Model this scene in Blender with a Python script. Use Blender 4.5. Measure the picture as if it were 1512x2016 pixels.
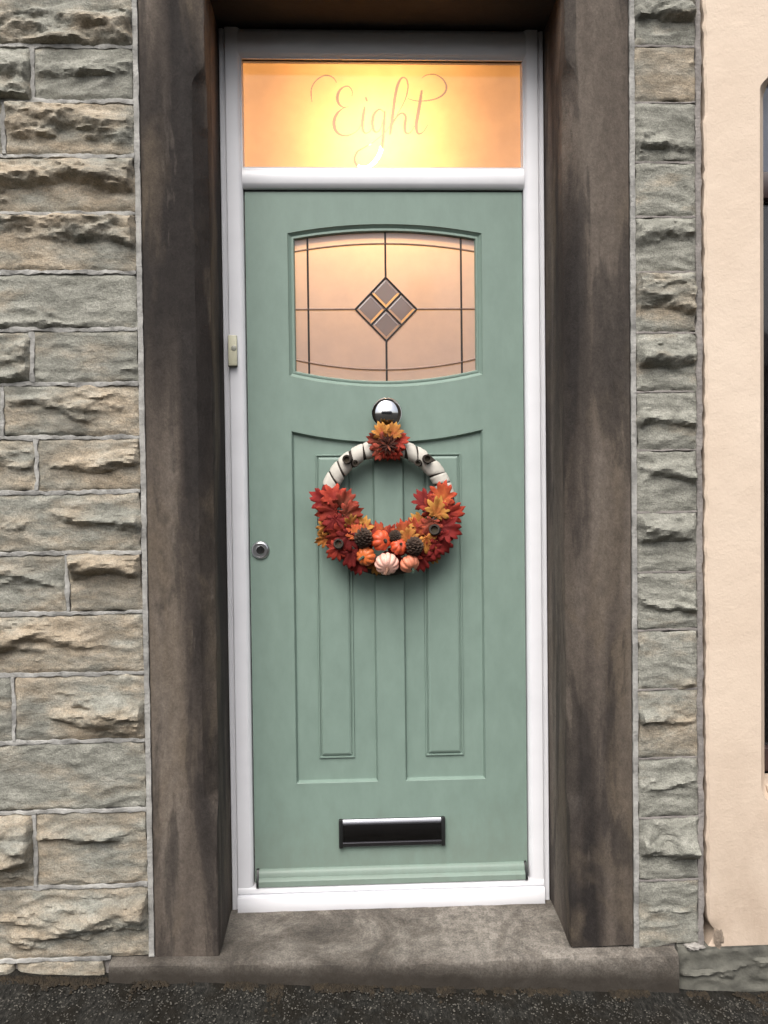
import bpy, bmesh, math, random
import numpy as np
from mathutils import Vector, Matrix, noise
from mathutils.geometry import tessellate_polygon
rad = math.radians
for o in list(bpy.data.objects): bpy.data.objects.remove(o)
S = bpy.context.scene
C = S.collection

# ------------------------------------------------------------------ camera
ZO = 0.09                                   # height of the door sill datum above the pavement
FPX, PW, PH = 1630.0, 1512, 2016            # focal length and size of the photograph in pixels
CAM = Vector((-0.1046, -2.3929, 1.1984 + ZO))
YAW, PITCH, ROLL = 0.0388, -0.0216, -0.0120
fw = Vector((math.sin(YAW)*math.cos(PITCH), math.cos(YAW)*math.cos(PITCH), math.sin(PITCH)))
r0 = Vector((math.cos(YAW), -math.sin(YAW), 0)); u0 = r0.cross(fw)
cr = r0*math.cos(ROLL) + u0*math.sin(ROLL); cu = -r0*math.sin(ROLL) + u0*math.cos(ROLL)
cd = bpy.data.cameras.new('camera'); cam = bpy.data.objects.new('camera', cd); C.objects.link(cam)
cam.matrix_world = Matrix(((cr.x, cu.x, -fw.x, CAM.x), (cr.y, cu.y, -fw.y, CAM.y), (cr.z, cu.z, -fw.z, CAM.z), (0, 0, 0, 1)))
cd.sensor_fit = 'VERTICAL'; cd.sensor_height = 24; cd.lens = FPX/PH*24; cd.clip_start = 0.05; cd.clip_end = 2000
S.camera = cam
def P(px, py, Y):
    """photo pixel -> (x, z) on the vertical plane y = Y"""
    d = fw*FPX + cr*(px-PW/2) - cu*(py-PH/2)
    p = CAM + d*((Y-CAM.y)/d.y)
    return p.x, p.z

# ------------------------------------------------------------------ sky, sun, exposure
SUN_EL, SUN_AZ = rad(54), rad(194)          # behind the camera, a little to the left
w = bpy.data.worlds.new('World'); S.world = w; w.use_nodes = True
nt = w.node_tree; nt.nodes.clear()
sky = nt.nodes.new('ShaderNodeTexSky'); sky.sky_type = 'NISHITA'; sky.sun_disc = False
sky.sun_elevation = SUN_EL; sky.sun_rotation = SUN_AZ; sky.air_density = 1.0; sky.dust_density = 6.0; sky.ozone_density = 1.0
hs = nt.nodes.new('ShaderNodeHueSaturation'); hs.inputs['Saturation'].default_value = 0.42
bg = nt.nodes.new('ShaderNodeBackground'); bg.inputs[1].default_value = 0.10
wo = nt.nodes.new('ShaderNodeOutputWorld')
nt.links.new(sky.outputs[0], hs.inputs['Color']); nt.links.new(hs.outputs[0], bg.inputs[0]); nt.links.new(bg.outputs[0], wo.inputs[0])
sl = bpy.data.lights.new('sun', 'SUN'); sl.energy = 1.2; sl.angle = rad(45); sl.color = (1, 0.97, 0.93)
so = bpy.data.objects.new('sun', sl); C.objects.link(so)
sd = Vector((math.sin(SUN_AZ)*math.cos(SUN_EL), math.cos(SUN_AZ)*math.cos(SUN_EL), math.sin(SUN_EL)))
so.rotation_euler = sd.to_track_quat('Z', 'Y').to_euler(); so.location = sd*20
vs = S.view_settings; vs.view_transform = 'Standard'; vs.look = 'None'; vs.gamma = 1; vs.exposure = 1.08
S.display_settings.display_device = 'sRGB'
S.render.engine = 'CYCLES'; S.cycles.max_bounces = 10; S.cycles.transparent_max_bounces = 12
S.cycles.caustics_refractive = False; S.cycles.caustics_reflective = False

# ------------------------------------------------------------------ helpers
def link(o, parent=None, label=None, cat=None, group=None, kind=None):
    C.objects.link(o)
    if parent is not None: o.parent = parent
    for k, v in (('label', label), ('category', cat), ('group', group), ('kind', kind)):
        if v: o[k] = v
    return o
def empty(name, loc, label, cat, group=None):
    o = bpy.data.objects.new(name, None); o.empty_display_size = 0.05; o.location = loc
    return link(o, None, label, cat, group)
def mesh_obj(name, verts, faces, mat, parent=None, smooth=False, sharp=38, fix=True, bevel=0, mats=None, mi=None, origin=None, sub=0, **kw):
    """one mesh object; vertices in world metres, the parent's offset is removed"""
    off = Vector((0, 0, 0))
    p = parent
    while p is not None: off += p.location; p = p.parent
    vv = [Vector(v) for v in verts]
    if origin is None:
        lo = Vector([min(v[i] for v in vv) for i in range(3)]); hi = Vector([max(v[i] for v in vv) for i in range(3)])
        origin = (lo+hi)/2
    origin = Vector(origin)
    me = bpy.data.meshes.new(name)
    me.from_pydata([v-origin for v in vv], [], faces)
    for m in (mats or [mat]): me.materials.append(m)
    if mi is not None:
        for i, k in enumerate(mi): me.polygons[i].material_index = k
    if fix or bevel:
        bm = bmesh.new(); bm.from_mesh(me)
        bmesh.ops.recalc_face_normals(bm, faces=bm.faces)
        if bevel:
            es = [e for e in bm.edges if len(e.link_faces) == 2 and e.calc_face_angle(0) > 0.5]
            bmesh.ops.bevel(bm, geom=es, offset=bevel, segments=2, profile=0.5, affect='EDGES')
        bm.to_mesh(me); bm.free()
    if smooth:
        for pl in me.polygons: pl.use_smooth = True
        if smooth == 'auto':
            me.set_sharp_from_angle(angle=rad(sharp))
    o = bpy.data.objects.new(name, me); o.location = origin - off
    return link(o, parent, **kw)
def boxvf(x0, x1, y0, y1, z0, z1):
    return ([(x0,y0,z0),(x1,y0,z0),(x1,y1,z0),(x0,y1,z0),(x0,y0,z1),(x1,y0,z1),(x1,y1,z1),(x0,y1,z1)],
            [(0,1,2,3),(4,7,6,5),(0,4,5,1),(1,5,6,2),(2,6,7,3),(3,7,4,0)])
def box(name, x0, x1, y0, y1, z0, z1, mat, parent=None, bevel=0.002, **kw):
    v, f = boxvf(x0, x1, y0, y1, z0, z1)
    return mesh_obj(name, v, f, mat, parent, bevel=bevel, smooth='auto' if bevel else False, **kw)
def extrude(name, prof, axis, a0, a1, mat, parent=None, **kw):
    """prof: closed list of 2D points; axis 'z' -> prof is (x,y); axis 'x' -> prof is (y,z)"""
    n = len(prof); v = []
    for a in (a0, a1):
        for p in prof: v.append((p[0], p[1], a) if axis == 'z' else (a, p[0], p[1]))
    f = [(i, (i+1) % n, n+(i+1) % n, n+i) for i in range(n)] + [tuple(range(n)), tuple(range(n, 2*n))]
    return mesh_obj(name, v, f, mat, parent, smooth='auto', **kw)
def loft(rings, cap=True, capfirst=False):
    n = len(rings[0]); v = [p for r in rings for p in r]; f = []
    for k in range(len(rings)-1):
        for i in range(n):
            j = (i+1) % n; f.append((k*n+i, k*n+j, (k+1)*n+j, (k+1)*n+i))
    if cap:
        b = (len(rings)-1)*n; f.append(tuple(range(b, b+n)))
    if capfirst: f.append(tuple(range(n)))
    return v, f
def inset(poly, d):
    """inward offset of a 2D polygon by d"""
    n = len(poly); ar = sum(poly[i][0]*poly[(i+1) % n][1]-poly[(i+1) % n][0]*poly[i][1] for i in range(n))
    s = 1 if ar > 0 else -1; out = []
    for i in range(n):
        p0, p1, p2 = (Vector(poly[i-1]), Vector(poly[i]), Vector(poly[(i+1) % n]))
        a = (p1-p0).normalized(); b = (p2-p1).normalized()
        na = Vector((-a.y, a.x))*s; nb = Vector((-b.y, b.x))*s
        m = (na+nb); m = m/max(m.dot(na), 0.2)
        out.append(tuple(p1+m*d))
    return out
def arc(p, q, mid_z, n=14):
    """parabola through p and q whose middle is at height mid_z"""
    b = mid_z-(p[1]+q[1])/2
    return [(p[0]+(q[0]-p[0])*t, p[1]+(q[1]-p[1])*t+b*4*t*(1-t)) for t in [i/n for i in range(n+1)]]
def ringed(name, poly, prof, y, mat, parent, cap=True, **kw):
    """poly in (x,z); prof list of (inset, depth into the door)"""
    rs = [[(a, y+dep, b) for a, b in inset(poly, i)] for i, dep in prof]
    v, f = loft(rs, cap)
    return mesh_obj(name, v, f, mat, parent, smooth='auto', sharp=9, **kw)
def sweep(pts, rads, seg=10, closed=False, flat=1.0):
    """tube along 3D points"""
    pts = [Vector(p) for p in pts]; n = len(pts); rings = []
    up = Vector((0, 1, 0.01)).normalized()
    for i, p in enumerate(pts):
        t = (pts[(i+1) % n]-pts[i-1]) if closed else (pts[min(i+1, n-1)]-pts[max(i-1, 0)])
        t.normalize(); a = t.cross(up)
        if a.length < 1e-4: a = t.cross(Vector((1, 0, 0)))
        a.normalize(); b = a.cross(t); r = rads[i] if hasattr(rads, '__len__') else rads
        rings.append([p+a*r*math.cos(k*math.tau/seg)+b*r*flat*math.sin(k*math.tau/seg) for k in range(seg)])
    if closed: rings.append(rings[0]); return loft(rings, False)
    return loft(rings, True, True)
def lathe(prof, origin, axis, seg=32):
    """prof: (r, h) along axis from origin"""
    ax = Vector(axis).normalized(); a = ax.orthogonal().normalized(); b = ax.cross(a); o = Vector(origin)
    rings = [[o+ax*h+a*max(r, 1e-5)*math.cos(k*math.tau/seg)+b*max(r, 1e-5)*math.sin(k*math.tau/seg) for k in range(seg)] for r, h in prof]
    return loft(rings, True, True)
def catmull(pts, n=8):
    out = []
    for i in range(len(pts)-1):
        p0, p1, p2, p3 = pts[max(i-1, 0)], pts[i], pts[i+1], pts[min(i+2, len(pts)-1)]
        for k in range(n):
            t = k/n
            out.append(tuple(0.5*((2*b)+(-a+c)*t+(2*a-5*b+4*c-d)*t*t+(-a+3*b-3*c+d)*t**3) for a, b, c, d in zip(p0, p1, p2, p3)))
    out.append(tuple(pts[-1])); return out
def sstep(a, b, x):
    t = min(max((x-a)/(b-a), 0), 1); return t*t*(3-2*t)
def fbm(x, y, z, oct=4):
    s, a = 0.0, 1.0
    for k in range(oct):
        s += a*noise.noise(Vector((x, y, z))); x *= 2.03; y *= 2.03; z *= 2.03; a *= 0.5
    return s

# ------------------------------------------------------------------ materials
class M:
    def __init__(s, name):
        s.m = bpy.data.materials.new(name); s.m.use_nodes = True; s.t = s.m.node_tree
        s.n = s.t.nodes; s.b = s.n['Principled BSDF']; s.out = s.n['Material Output']
        s.geo = s.n.new('ShaderNodeNewGeometry'); s.bumpn = None
    def ln(s, a, b): s.t.links.new(a, b)
    def noise(s, scale, stretch=(1, 1, 1), detail=4, rough=0.55, off=(0, 0, 0), perobj=False, dist=0.0):
        mp = s.n.new('ShaderNodeMapping'); mp.inputs['Scale'].default_value = stretch; mp.inputs['Location'].default_value = off
        s.ln(s.geo.outputs['Position'], mp.inputs['Vector']); src = mp.outputs[0]
        if perobj:
            oi = s.n.new('ShaderNodeObjectInfo'); ad = s.n.new('ShaderNodeVectorMath'); ad.operation = 'MULTIPLY_ADD'
            s.ln(oi.outputs['Random'], ad.inputs[0]); ad.inputs[1].default_value = (37, 91, 53); s.ln(src, ad.inputs[2]); src = ad.outputs[0]
        nz = s.n.new('ShaderNodeTexNoise'); nz.inputs['Scale'].default_value = scale; nz.inputs['Detail'].default_value = detail
        nz.inputs['Roughness'].default_value = rough; nz.inputs['Distortion'].default_value = dist
        s.ln(src, nz.inputs['Vector']); return nz.outputs['Fac']
    def rand(s):
        return s.n.new('ShaderNodeObjectInfo').outputs['Random']
    def ramp(s, fac, stops):
        r = s.n.new('ShaderNodeValToRGB'); e = r.color_ramp.elements
        while len(e) < len(stops): e.new(0.5)
        for i, (p, c) in enumerate(stops):
            e[i].position = p; e[i].color = (c, c, c, 1) if not hasattr(c, '__len__') else (*c, 1)
        s.ln(fac, r.inputs[0]); return r.outputs[0]
    def mix(s, fac, a, b, mode='MIX'):
        m = s.n.new('ShaderNodeMix'); m.data_type = 'RGBA'; m.blend_type = mode
        for sock, v in ((m.inputs['Factor'], fac), (m.inputs['A'], a), (m.inputs['B'], b)):
            if hasattr(v, 'is_linked'): s.ln(v, sock)
            elif hasattr(v, '__len__'): sock.default_value = (*v, 1)
            else: sock.default_value = v
        return m.outputs['Result']
    def color(s, c):
        if hasattr(c, 'is_linked'): s.ln(c, s.b.inputs['Base Color'])
        else: s.b.inputs['Base Color'].default_value = (*c, 1)
        return s
    def set(s, **kw):
        for k, v in kw.items():
            sock = s.b.inputs[k.replace('_', ' ')]
            if hasattr(v, 'is_linked'): s.ln(v, sock)
            else: sock.default_value = v
        return s
    def bump(s, fac, strength=0.5, dist=0.005):
        bp = s.n.new('ShaderNodeBump'); bp.inputs['Strength'].default_value = strength; bp.inputs['Distance'].default_value = dist
        s.ln(fac, bp.inputs['Height'])
        if s.bumpn: s.ln(s.bumpn.outputs[0], bp.inputs['Normal'])
        s.ln(bp.outputs[0], s.b.inputs['Normal']); s.bumpn = bp; return s

def stone_mat(name, warm):
    m = M(name)
    n1 = m.noise(5.5, (1, 1, 2.6), 5, 0.6, perobj=True)
    n2 = m.noise(17, (1, 1, 2.2), 5, 0.65, perobj=True)
    n3 = m.noise(60, (1, 1, 1.4), 4, 0.7)
    grey = m.ramp(n2, [(0.25, (0.165, 0.163, 0.138)), (0.5, (0.255, 0.252, 0.216)), (0.75, (0.37, 0.362, 0.315))])
    tan = m.ramp(n2, [(0.25, (0.225, 0.182, 0.130)), (0.5, (0.35, 0.29, 0.213)), (0.75, (0.48, 0.415, 0.325))])
    sh = m.n.new('ShaderNodeMath'); sh.operation = 'MULTIPLY_ADD'; m.ln(m.rand(), sh.inputs[0]); sh.inputs[1].default_value = 0.22; m.ln(n1, sh.inputs[2])
    wf = m.ramp(sh.outputs[0], [(0.56-warm, 0.0), (0.80-warm, 1.0)])
    c = m.mix(wf, grey, tan)
    c = m.mix(m.ramp(n3, [(0.3, 0.4), (0.55, 0.0)]), c, (0.10, 0.098, 0.082))
    gr = m.noise(230, detail=3, rough=0.8); c = m.mix(1.0, c, m.ramp(gr, [(0.32, 0.66), (0.68, 1.28)]), 'MULTIPLY')
    so_ = m.noise(3.2, (1, 1, 1.5), 5, 0.65, off=(5, 5, 5), perobj=True)
    c = m.mix(m.ramp(so_, [(0.50, 0.0), (0.68, 0.5)]), c, (0.11, 0.109, 0.095))      # sooty patches
    m.color(c).set(Roughness=0.92, Specular_IOR_Level=0.2)
    return m.bump(n2, 0.45, 0.012).bump(n3, 0.6, 0.005).bump(gr, 0.5, 0.0025).m
MAT = {}
MAT['stone'] = stone_mat('weathered_sandstone', 0.02)
MAT['stone_grey'] = stone_mat('grey_sandstone', -0.10)
def simple(name, col, rough, metal=0, bump=None, var=0.0, vs=8, **kw):
    m = M(name)
    if var:
        n = m.noise(vs, detail=5)
        m.color(m.ramp(n, [(0.3, tuple(c*(1-var) for c in col)), (0.7, tuple(min(c*(1+var), 1) for c in col))]))
    else: m.color(col)
    m.set(Roughness=rough, Metallic=metal, **kw)
    if bump: m.bump(m.noise(bump[0], detail=4), bump[1], bump[2])
    return m.m
MAT['mortar'] = simple('lime_mortar', (0.29, 0.283, 0.265), 0.95, bump=(110, 0.9, 0.004), var=0.5, vs=17)
MAT['mortar_dirty'] = simple('dirty_mortar', (0.215, 0.197, 0.183), 0.95, bump=(100, 0.9, 0.004), var=0.3, vs=16)
MAT['upvc'] = simple('white_upvc', (0.74, 0.74, 0.765), 0.36, var=0.045, vs=7)
MAT['cap'] = simple('black_plastic', (0.012, 0.013, 0.013), 0.35, var=0.2)
def jamb_mat(tint=(0.030, 0.026, 0.024)):
    m = M('sooty_dressed_stone')
    a = m.noise(7.0, (1.0, 0.8, 0.10), 2, 0.45, dist=0.3)
    e = m.noise(9, (1.1, 1, 0.17), 5, 0.60, off=(9, 4, 2), dist=0.5)
    d = m.noise(4.5, (1.2, 1, 0.4), 4, 0.6, off=(3, 1, 7), dist=0.8)
    g = m.noise(210, (1, 1, 0.8), 4, 0.75); g2 = m.noise(48, (1, 1, 0.6), 5, 0.7)
    base = m.ramp(a, [(0.38, (0.026, 0.022, 0.020)), (0.47, (0.056, 0.046, 0.039)), (0.56, (0.104, 0.085, 0.070)), (0.70, (0.162, 0.136, 0.113))])
    base = m.mix(m.ramp(d, [(0.53, 0.0), (0.66, 0.65)]), base, (0.122, 0.096, 0.070))
    base = m.mix(m.ramp(e, [(0.52, 0.0), (0.57, 0.55), (0.66, 0.72)]), base, tint)
    base = m.mix(m.ramp(e, [(0.30, 0.55), (0.38, 0.0)]), base, (0.17, 0.142, 0.118))
    base = m.mix(1.0, base, m.ramp(g2, [(0.30, 0.72), (0.70, 1.10)]), 'MULTIPLY')
    base = m.mix(1.0, base, m.ramp(g, [(0.32, 0.78), (0.68, 1.18)]), 'MULTIPLY')
    m.color(base).set(Roughness=0.88, Specular_IOR_Level=0.2)
    return m.bump(g2, 0.35, 0.006).bump(g, 0.55, 0.0025).m
MAT['jamb'] = jamb_mat()
MAT['blackish'] = simple('blackish_stone', (0.010, 0.009, 0.008), 0.9, bump=(60, 0.4, 0.004), var=0.45, vs=9)  # even near-black tone for the whole lintel
def step_mat():
    m = M('worn_step_stone')
    a = m.noise(6, (1, 1, 1), 6, 0.7, dist=0.7); b = m.noise(40, detail=5, rough=0.7)
    base = m.ramp(a, [(0.32, (0.048, 0.042, 0.036)), (0.46, (0.125, 0.109, 0.092)), (0.62, (0.245, 0.220, 0.190))])
    base = m.mix(m.ramp(b, [(0.36, 0.6), (0.58, 0.0)]), base, (0.06, 0.055, 0.048))
    gr = m.noise(200, detail=3, rough=0.8); base = m.mix(1.0, base, m.ramp(gr, [(0.32, 0.6), (0.68, 1.3)]), 'MULTIPLY')
    sx = m.n.new('ShaderNodeSeparateXYZ'); m.ln(m.geo.outputs['Position'], sx.inputs[0])
    zz = m.n.new('ShaderNodeMath'); zz.operation = 'MULTIPLY_ADD'; m.ln(sx.outputs['X'], zz.inputs[0]); zz.inputs[1].default_value = 0.045; m.ln(sx.outputs['Z'], zz.inputs[2])
    z2 = m.n.new('ShaderNodeMath'); z2.operation = 'MULTIPLY_ADD'; m.ln(b, z2.inputs[0]); z2.inputs[1].default_value = -0.05; m.ln(zz.outputs[0], z2.inputs[2])
    base = m.mix(m.ramp(z2.outputs[0], [(0.0, 0.9), (0.052, 0.0)]), base, (0.028, 0.023, 0.018))      # dirt splashed up from the pavement
    m.color(base).set(Roughness=0.88, Specular_IOR_Level=0.25)
    return m.bump(a, 0.3, 0.01).bump(b, 0.5, 0.004).m
MAT['step'] = step_mat()
def door_mat():
    m = M('sage_green_door_skin')
    g = m.noise(60, (1, 1, 0.05), 4, 0.6); v = m.noise(2.2, detail=3)
    c = m.ramp(v, [(0.3, (0.178, 0.246, 0.208)), (0.7, (0.192, 0.262, 0.222))])
    dn = m.noise(26, (1, 1, 0.5), 5, 0.7, off=(2, 7, 3)); c = m.mix(1.0, c, m.ramp(dn, [(0.30, 0.93), (0.70, 1.05)]), 'MULTIPLY')
    sx = m.n.new('ShaderNodeSeparateXYZ'); m.ln(m.geo.outputs['Position'], sx.inputs[0])
    dz = m.n.new('ShaderNodeMath'); dz.operation = 'MULTIPLY_ADD'; m.ln(dn, dz.inputs[0]); dz.inputs[1].default_value = 0.5; m.ln(sx.outputs['Z'], dz.inputs[2])
    c = m.mix(m.ramp(dz.outputs[0], [(0.36, 0.22), (0.62, 0.0)]), c, (0.20, 0.19, 0.155))       # rain-splashed dirt low on the leaf
    m.color(c).set(Roughness=m.ramp(dn, [(0.3, 0.40), (0.7, 0.55)]), Specular_IOR_Level=0.4)
    return m.bump(g, 0.22, 0.0012).m
MAT['door'] = door_mat()
def cream_mat():
    m = M('cream_masonry_paint')
    v = m.noise(2.5, detail=5); st = m.noise(6, (1, 1, 0.5), 5, 0.65, off=(4, 2, 1))
    c = m.ramp(v, [(0.3, (0.575, 0.462, 0.362)), (0.7, (0.640, 0.530, 0.425))])
    sx = m.n.new('ShaderNodeSeparateXYZ'); m.ln(m.geo.outputs['Position'], sx.inputs[0])
    low = m.n.new('ShaderNodeMapRange'); m.ln(sx.outputs['Z'], low.inputs[0]); low.inputs[1].default_value = 0.06; low.inputs[2].default_value = 0.75; low.inputs[3].default_value = 1; low.inputs[4].default_value = 0
    dm = m.n.new('ShaderNodeMath'); dm.operation = 'MULTIPLY'; m.ln(low.outputs[0], dm.inputs[0]); m.ln(m.ramp(st, [(0.30, 0.1), (0.65, 0.75)]), dm.inputs[1])
    c = m.mix(dm.outputs[0], c, (0.36, 0.27, 0.20))       # splashed-up dirt near the pavement
    m.color(c).set(Roughness=0.8)
    return m.bump(m.noise(14, detail=5), 0.4, 0.008).bump(m.noise(150, detail=3), 0.4, 0.002).m
MAT['cream'] = cream_mat()
def asphalt_mat():
    m = M('pavement_asphalt')
    n = m.noise(130, (1, 0.35, 1), detail=5, rough=0.75); b = m.noise(9, detail=5, rough=0.6)
    c = m.ramp(n, [(0.36, (0.009, 0.009, 0.008)), (0.54, (0.027, 0.026, 0.023)), (0.74, (0.075, 0.070, 0.060))])
    c = m.mix(m.ramp(b, [(0.42, 0.0), (0.60, 0.8)]), c, (0.013, 0.011, 0.008))
    m.color(c).set(Roughness=0.9, Specular_IOR_Level=0.1)
    return m.bump(n, 0.9, 0.006).bump(b, 0.5, 0.02).m
MAT['asphalt'] = asphalt_mat()
MAT['moss'] = simple('brown_moss', (0.024, 0.017, 0.009), 0.95, var=0.6, vs=50)
MAT['grit'] = simple('loose_grit', (0.065, 0.060, 0.050), 0.9, var=0.8, vs=70)
MAT['chrome'] = simple('polished_chrome', (0.80, 0.80, 0.82), 0.05, 1)
MAT['satin'] = simple('satin_chrome', (0.62, 0.62, 0.63), 0.28, 1, bump=(300, 0.05, 0.001))
MAT['smoke_chrome'] = simple('smoked_chrome', (0.16, 0.155, 0.16), 0.10, 1)
MAT['plate'] = simple('dull_chrome_plate', (0.26, 0.26, 0.28), 0.25, 1)
MAT['lead'] = simple('dark_lead', (0.020, 0.018, 0.018), 0.45, var=0.3, vs=40)
MAT['lead_sky_lit'] = simple('sky_lit_lead', (0.22, 0.13, 0.09), 0.5, var=0.2, vs=40)  # sky reflection on the level cames painted in as paler brown
MAT['bell'] = simple('yellowed_plastic', (0.60, 0.58, 0.43), 0.5, var=0.06)
MAT['bell_back'] = simple('grey_brown_plastic', (0.17, 0.16, 0.13), 0.6, var=0.1)
MAT['rubber'] = simple('dark_gasket', (0.02, 0.022, 0.022), 0.7, var=0.1)
MAT['hall'] = simple('hall_plaster', (0.52, 0.47, 0.41), 0.9, bump=(20, 0.1, 0.004), var=0.04)
MAT['hall_floor'] = simple('hall_boards', (0.20, 0.12, 0.07), 0.6, var=0.3)
MAT['wood_dark'] = simple('dark_stained_wood', (0.030, 0.014, 0.013), 0.4, var=0.3, vs=30)
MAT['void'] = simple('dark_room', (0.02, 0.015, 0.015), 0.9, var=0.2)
MAT['sky_reflection_sheet'] = simple('pale_blue_sky_reflection', (0.36, 0.40, 0.52), 0.9, var=0.06)
MAT['plastered'] = simple('chipped_render', (0.24, 0.19, 0.145), 0.95, bump=(90, 0.7, 0.004), var=0.45, vs=40)
def frosted(name, col, dif=0.16):
    m = M(name); t = m.n; t.remove(m.b)
    tr = t.new('ShaderNodeBsdfTranslucent'); tr.inputs[0].default_value = (*col, 1)
    df = t.new('ShaderNodeBsdfDiffuse'); df.inputs[0].default_value = (0.66, 0.59, 0.60, 1)
    mx = t.new('ShaderNodeMixShader'); mx.inputs[0].default_value = dif
    gl = t.new('ShaderNodeBsdfGlossy'); gl.inputs['Roughness'].default_value = 0.06
    mot = m.noise(16, detail=5, rough=0.6); m.ln(m.mix(m.ramp(mot, [(0.3, 0.0), (0.7, 1.0)]), tuple(c*0.86 for c in col), col), tr.inputs[0])
    fr = t.new('ShaderNodeFresnel'); fr.inputs[0].default_value = 1.5
    m2 = t.new('ShaderNodeMixShader')
    m.ln(tr.outputs[0], mx.inputs[1]); m.ln(df.outputs[0], mx.inputs[2]); m.ln(fr.outputs[0], m2.inputs[0])
    m.ln(mx.outputs[0], m2.inputs[1]); m.ln(gl.outputs[0], m2.inputs[2]); m.ln(m2.outputs[0], m.out.inputs[0])
    return m.m
MAT['frost'] = frosted('frosted_glass', (0.44, 0.335, 0.22))
MAT['door_frost'] = frosted('satin_door_glass', (0.92, 0.82, 0.70), 0.32)
def clear(name, tint, gloss=True):
    m = M(name); t = m.n; t.remove(m.b)
    tr = t.new('ShaderNodeBsdfTransparent'); tr.inputs[0].default_value = (*tint, 1)
    if not gloss: m.ln(tr.outputs[0], m.out.inputs[0]); return m.m
    gl = t.new('ShaderNodeBsdfGlossy'); gl.inputs['Roughness'].default_value = 0.02
    fr = t.new('ShaderNodeFresnel'); fr.inputs[0].default_value = 1.5; m2 = t.new('ShaderNodeMixShader')
    m.ln(fr.outputs[0], m2.inputs[0]); m.ln(tr.outputs[0], m2.inputs[1]); m.ln(gl.outputs[0], m2.inputs[2]); m.ln(m2.outputs[0], m.out.inputs[0])
    return m.m
MAT['clear'] = clear('clear_glass', (0.93, 0.93, 0.93))
MAT['clear_in'] = clear('glass_inner_face', (1, 1, 1), False)
def etched(name, fac, tcol, dcol):
    m = M(name); t = m.n; t.remove(m.b)
    tr = t.new('ShaderNodeBsdfTransparent'); tr.inputs[0].default_value = (0.95, 0.95, 0.95, 1)
    tl = t.new('ShaderNodeBsdfTranslucent'); tl.inputs[0].default_value = (*tcol, 1); df = t.new('ShaderNodeBsdfDiffuse'); df.inputs[0].default_value = (*dcol, 1)
    gl = t.new('ShaderNodeBsdfGlossy'); gl.inputs['Roughness'].default_value = 0.03; fr_ = t.new('ShaderNodeFresnel'); fr_.inputs[0].default_value = 1.5
    a, b, c = (t.new('ShaderNodeMixShader') for _ in range(3))
    a.inputs[0].default_value = 0.55; m.ln(tl.outputs[0], a.inputs[1]); m.ln(df.outputs[0], a.inputs[2])
    b.inputs[0].default_value = fac; m.ln(tr.outputs[0], b.inputs[1]); m.ln(a.outputs[0], b.inputs[2])
    m.ln(fr_.outputs[0], c.inputs[0]); m.ln(b.outputs[0], c.inputs[1]); m.ln(gl.outputs[0], c.inputs[2]); m.ln(c.outputs[0], m.out.inputs[0])
    return m.m
MAT['letter'] = etched('lightly_etched_glass', 0.60, (0.30, 0.29, 0.33), (0.36, 0.35, 0.42))
MAT['bevel_glass'] = etched('bevelled_glass', 0.55, (0.30, 0.26, 0.25), (0.42, 0.38, 0.40))
def emit(name, col, st):
    m = M(name); m.n.remove(m.b); e = m.n.new('ShaderNodeEmission'); e.inputs[0].default_value = (*col, 1); e.inputs[1].default_value = st
    m.ln(e.outputs[0], m.out.inputs[0]); return m.m
LAMP = 104.0
MAT['lamp'] = emit('lit_lamp_globe', (1.0, 0.53, 0.20), LAMP)
def leaf_mat(name, c0, c1):
    m = M(name); n = m.noise(70, detail=4, perobj=True)
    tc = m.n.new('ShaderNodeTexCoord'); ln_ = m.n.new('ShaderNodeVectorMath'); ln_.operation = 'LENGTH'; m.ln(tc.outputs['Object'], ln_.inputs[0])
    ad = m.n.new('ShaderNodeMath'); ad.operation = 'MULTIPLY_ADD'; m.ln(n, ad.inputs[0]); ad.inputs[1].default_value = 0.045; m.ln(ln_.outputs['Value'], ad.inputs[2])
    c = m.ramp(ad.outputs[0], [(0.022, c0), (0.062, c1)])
    hv = m.n.new('ShaderNodeHueSaturation'); rr_ = m.n.new('ShaderNodeMapRange'); m.ln(m.rand(), rr_.inputs[0]); rr_.inputs[3].default_value = 0.72; rr_.inputs[4].default_value = 1.12
    m.ln(rr_.outputs[0], hv.inputs['Value']); m.ln(c, hv.inputs['Color'])
    m.color(hv.outputs[0]).set(Roughness=0.75, Specular_IOR_Level=0.2); return m.bump(m.noise(190, detail=3), 0.5, 0.002).m
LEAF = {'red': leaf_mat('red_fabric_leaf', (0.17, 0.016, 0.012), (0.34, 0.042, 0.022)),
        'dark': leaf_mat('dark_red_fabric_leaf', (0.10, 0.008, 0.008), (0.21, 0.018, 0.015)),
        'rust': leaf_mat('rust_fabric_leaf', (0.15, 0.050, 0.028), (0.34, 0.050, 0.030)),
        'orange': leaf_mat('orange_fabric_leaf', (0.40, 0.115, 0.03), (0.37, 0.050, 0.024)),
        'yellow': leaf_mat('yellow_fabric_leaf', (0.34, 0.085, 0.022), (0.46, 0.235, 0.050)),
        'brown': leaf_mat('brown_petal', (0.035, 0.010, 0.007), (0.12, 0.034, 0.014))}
MAT['birch'] = simple('white_birch_wrap', (0.50, 0.47, 0.415), 0.8, bump=(90, 0.3, 0.002), var=0.1, vs=40)
MAT['twig'] = simple('dark_twig', (0.028, 0.020, 0.014), 0.85, bump=(120, 0.5, 0.002), var=0.4, vs=60)
MAT['twig_end'] = simple('olive_cut_end', (0.035, 0.026, 0.014), 0.9, var=0.3, vs=90)
MAT['cone'] = simple('pine_cone', (0.060, 0.036, 0.024), 0.8, var=0.5, vs=90)
MAT['p_orange'] = simple('orange_gourd', (0.60, 0.14, 0.035), 0.45, var=0.2, vs=30)
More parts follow.
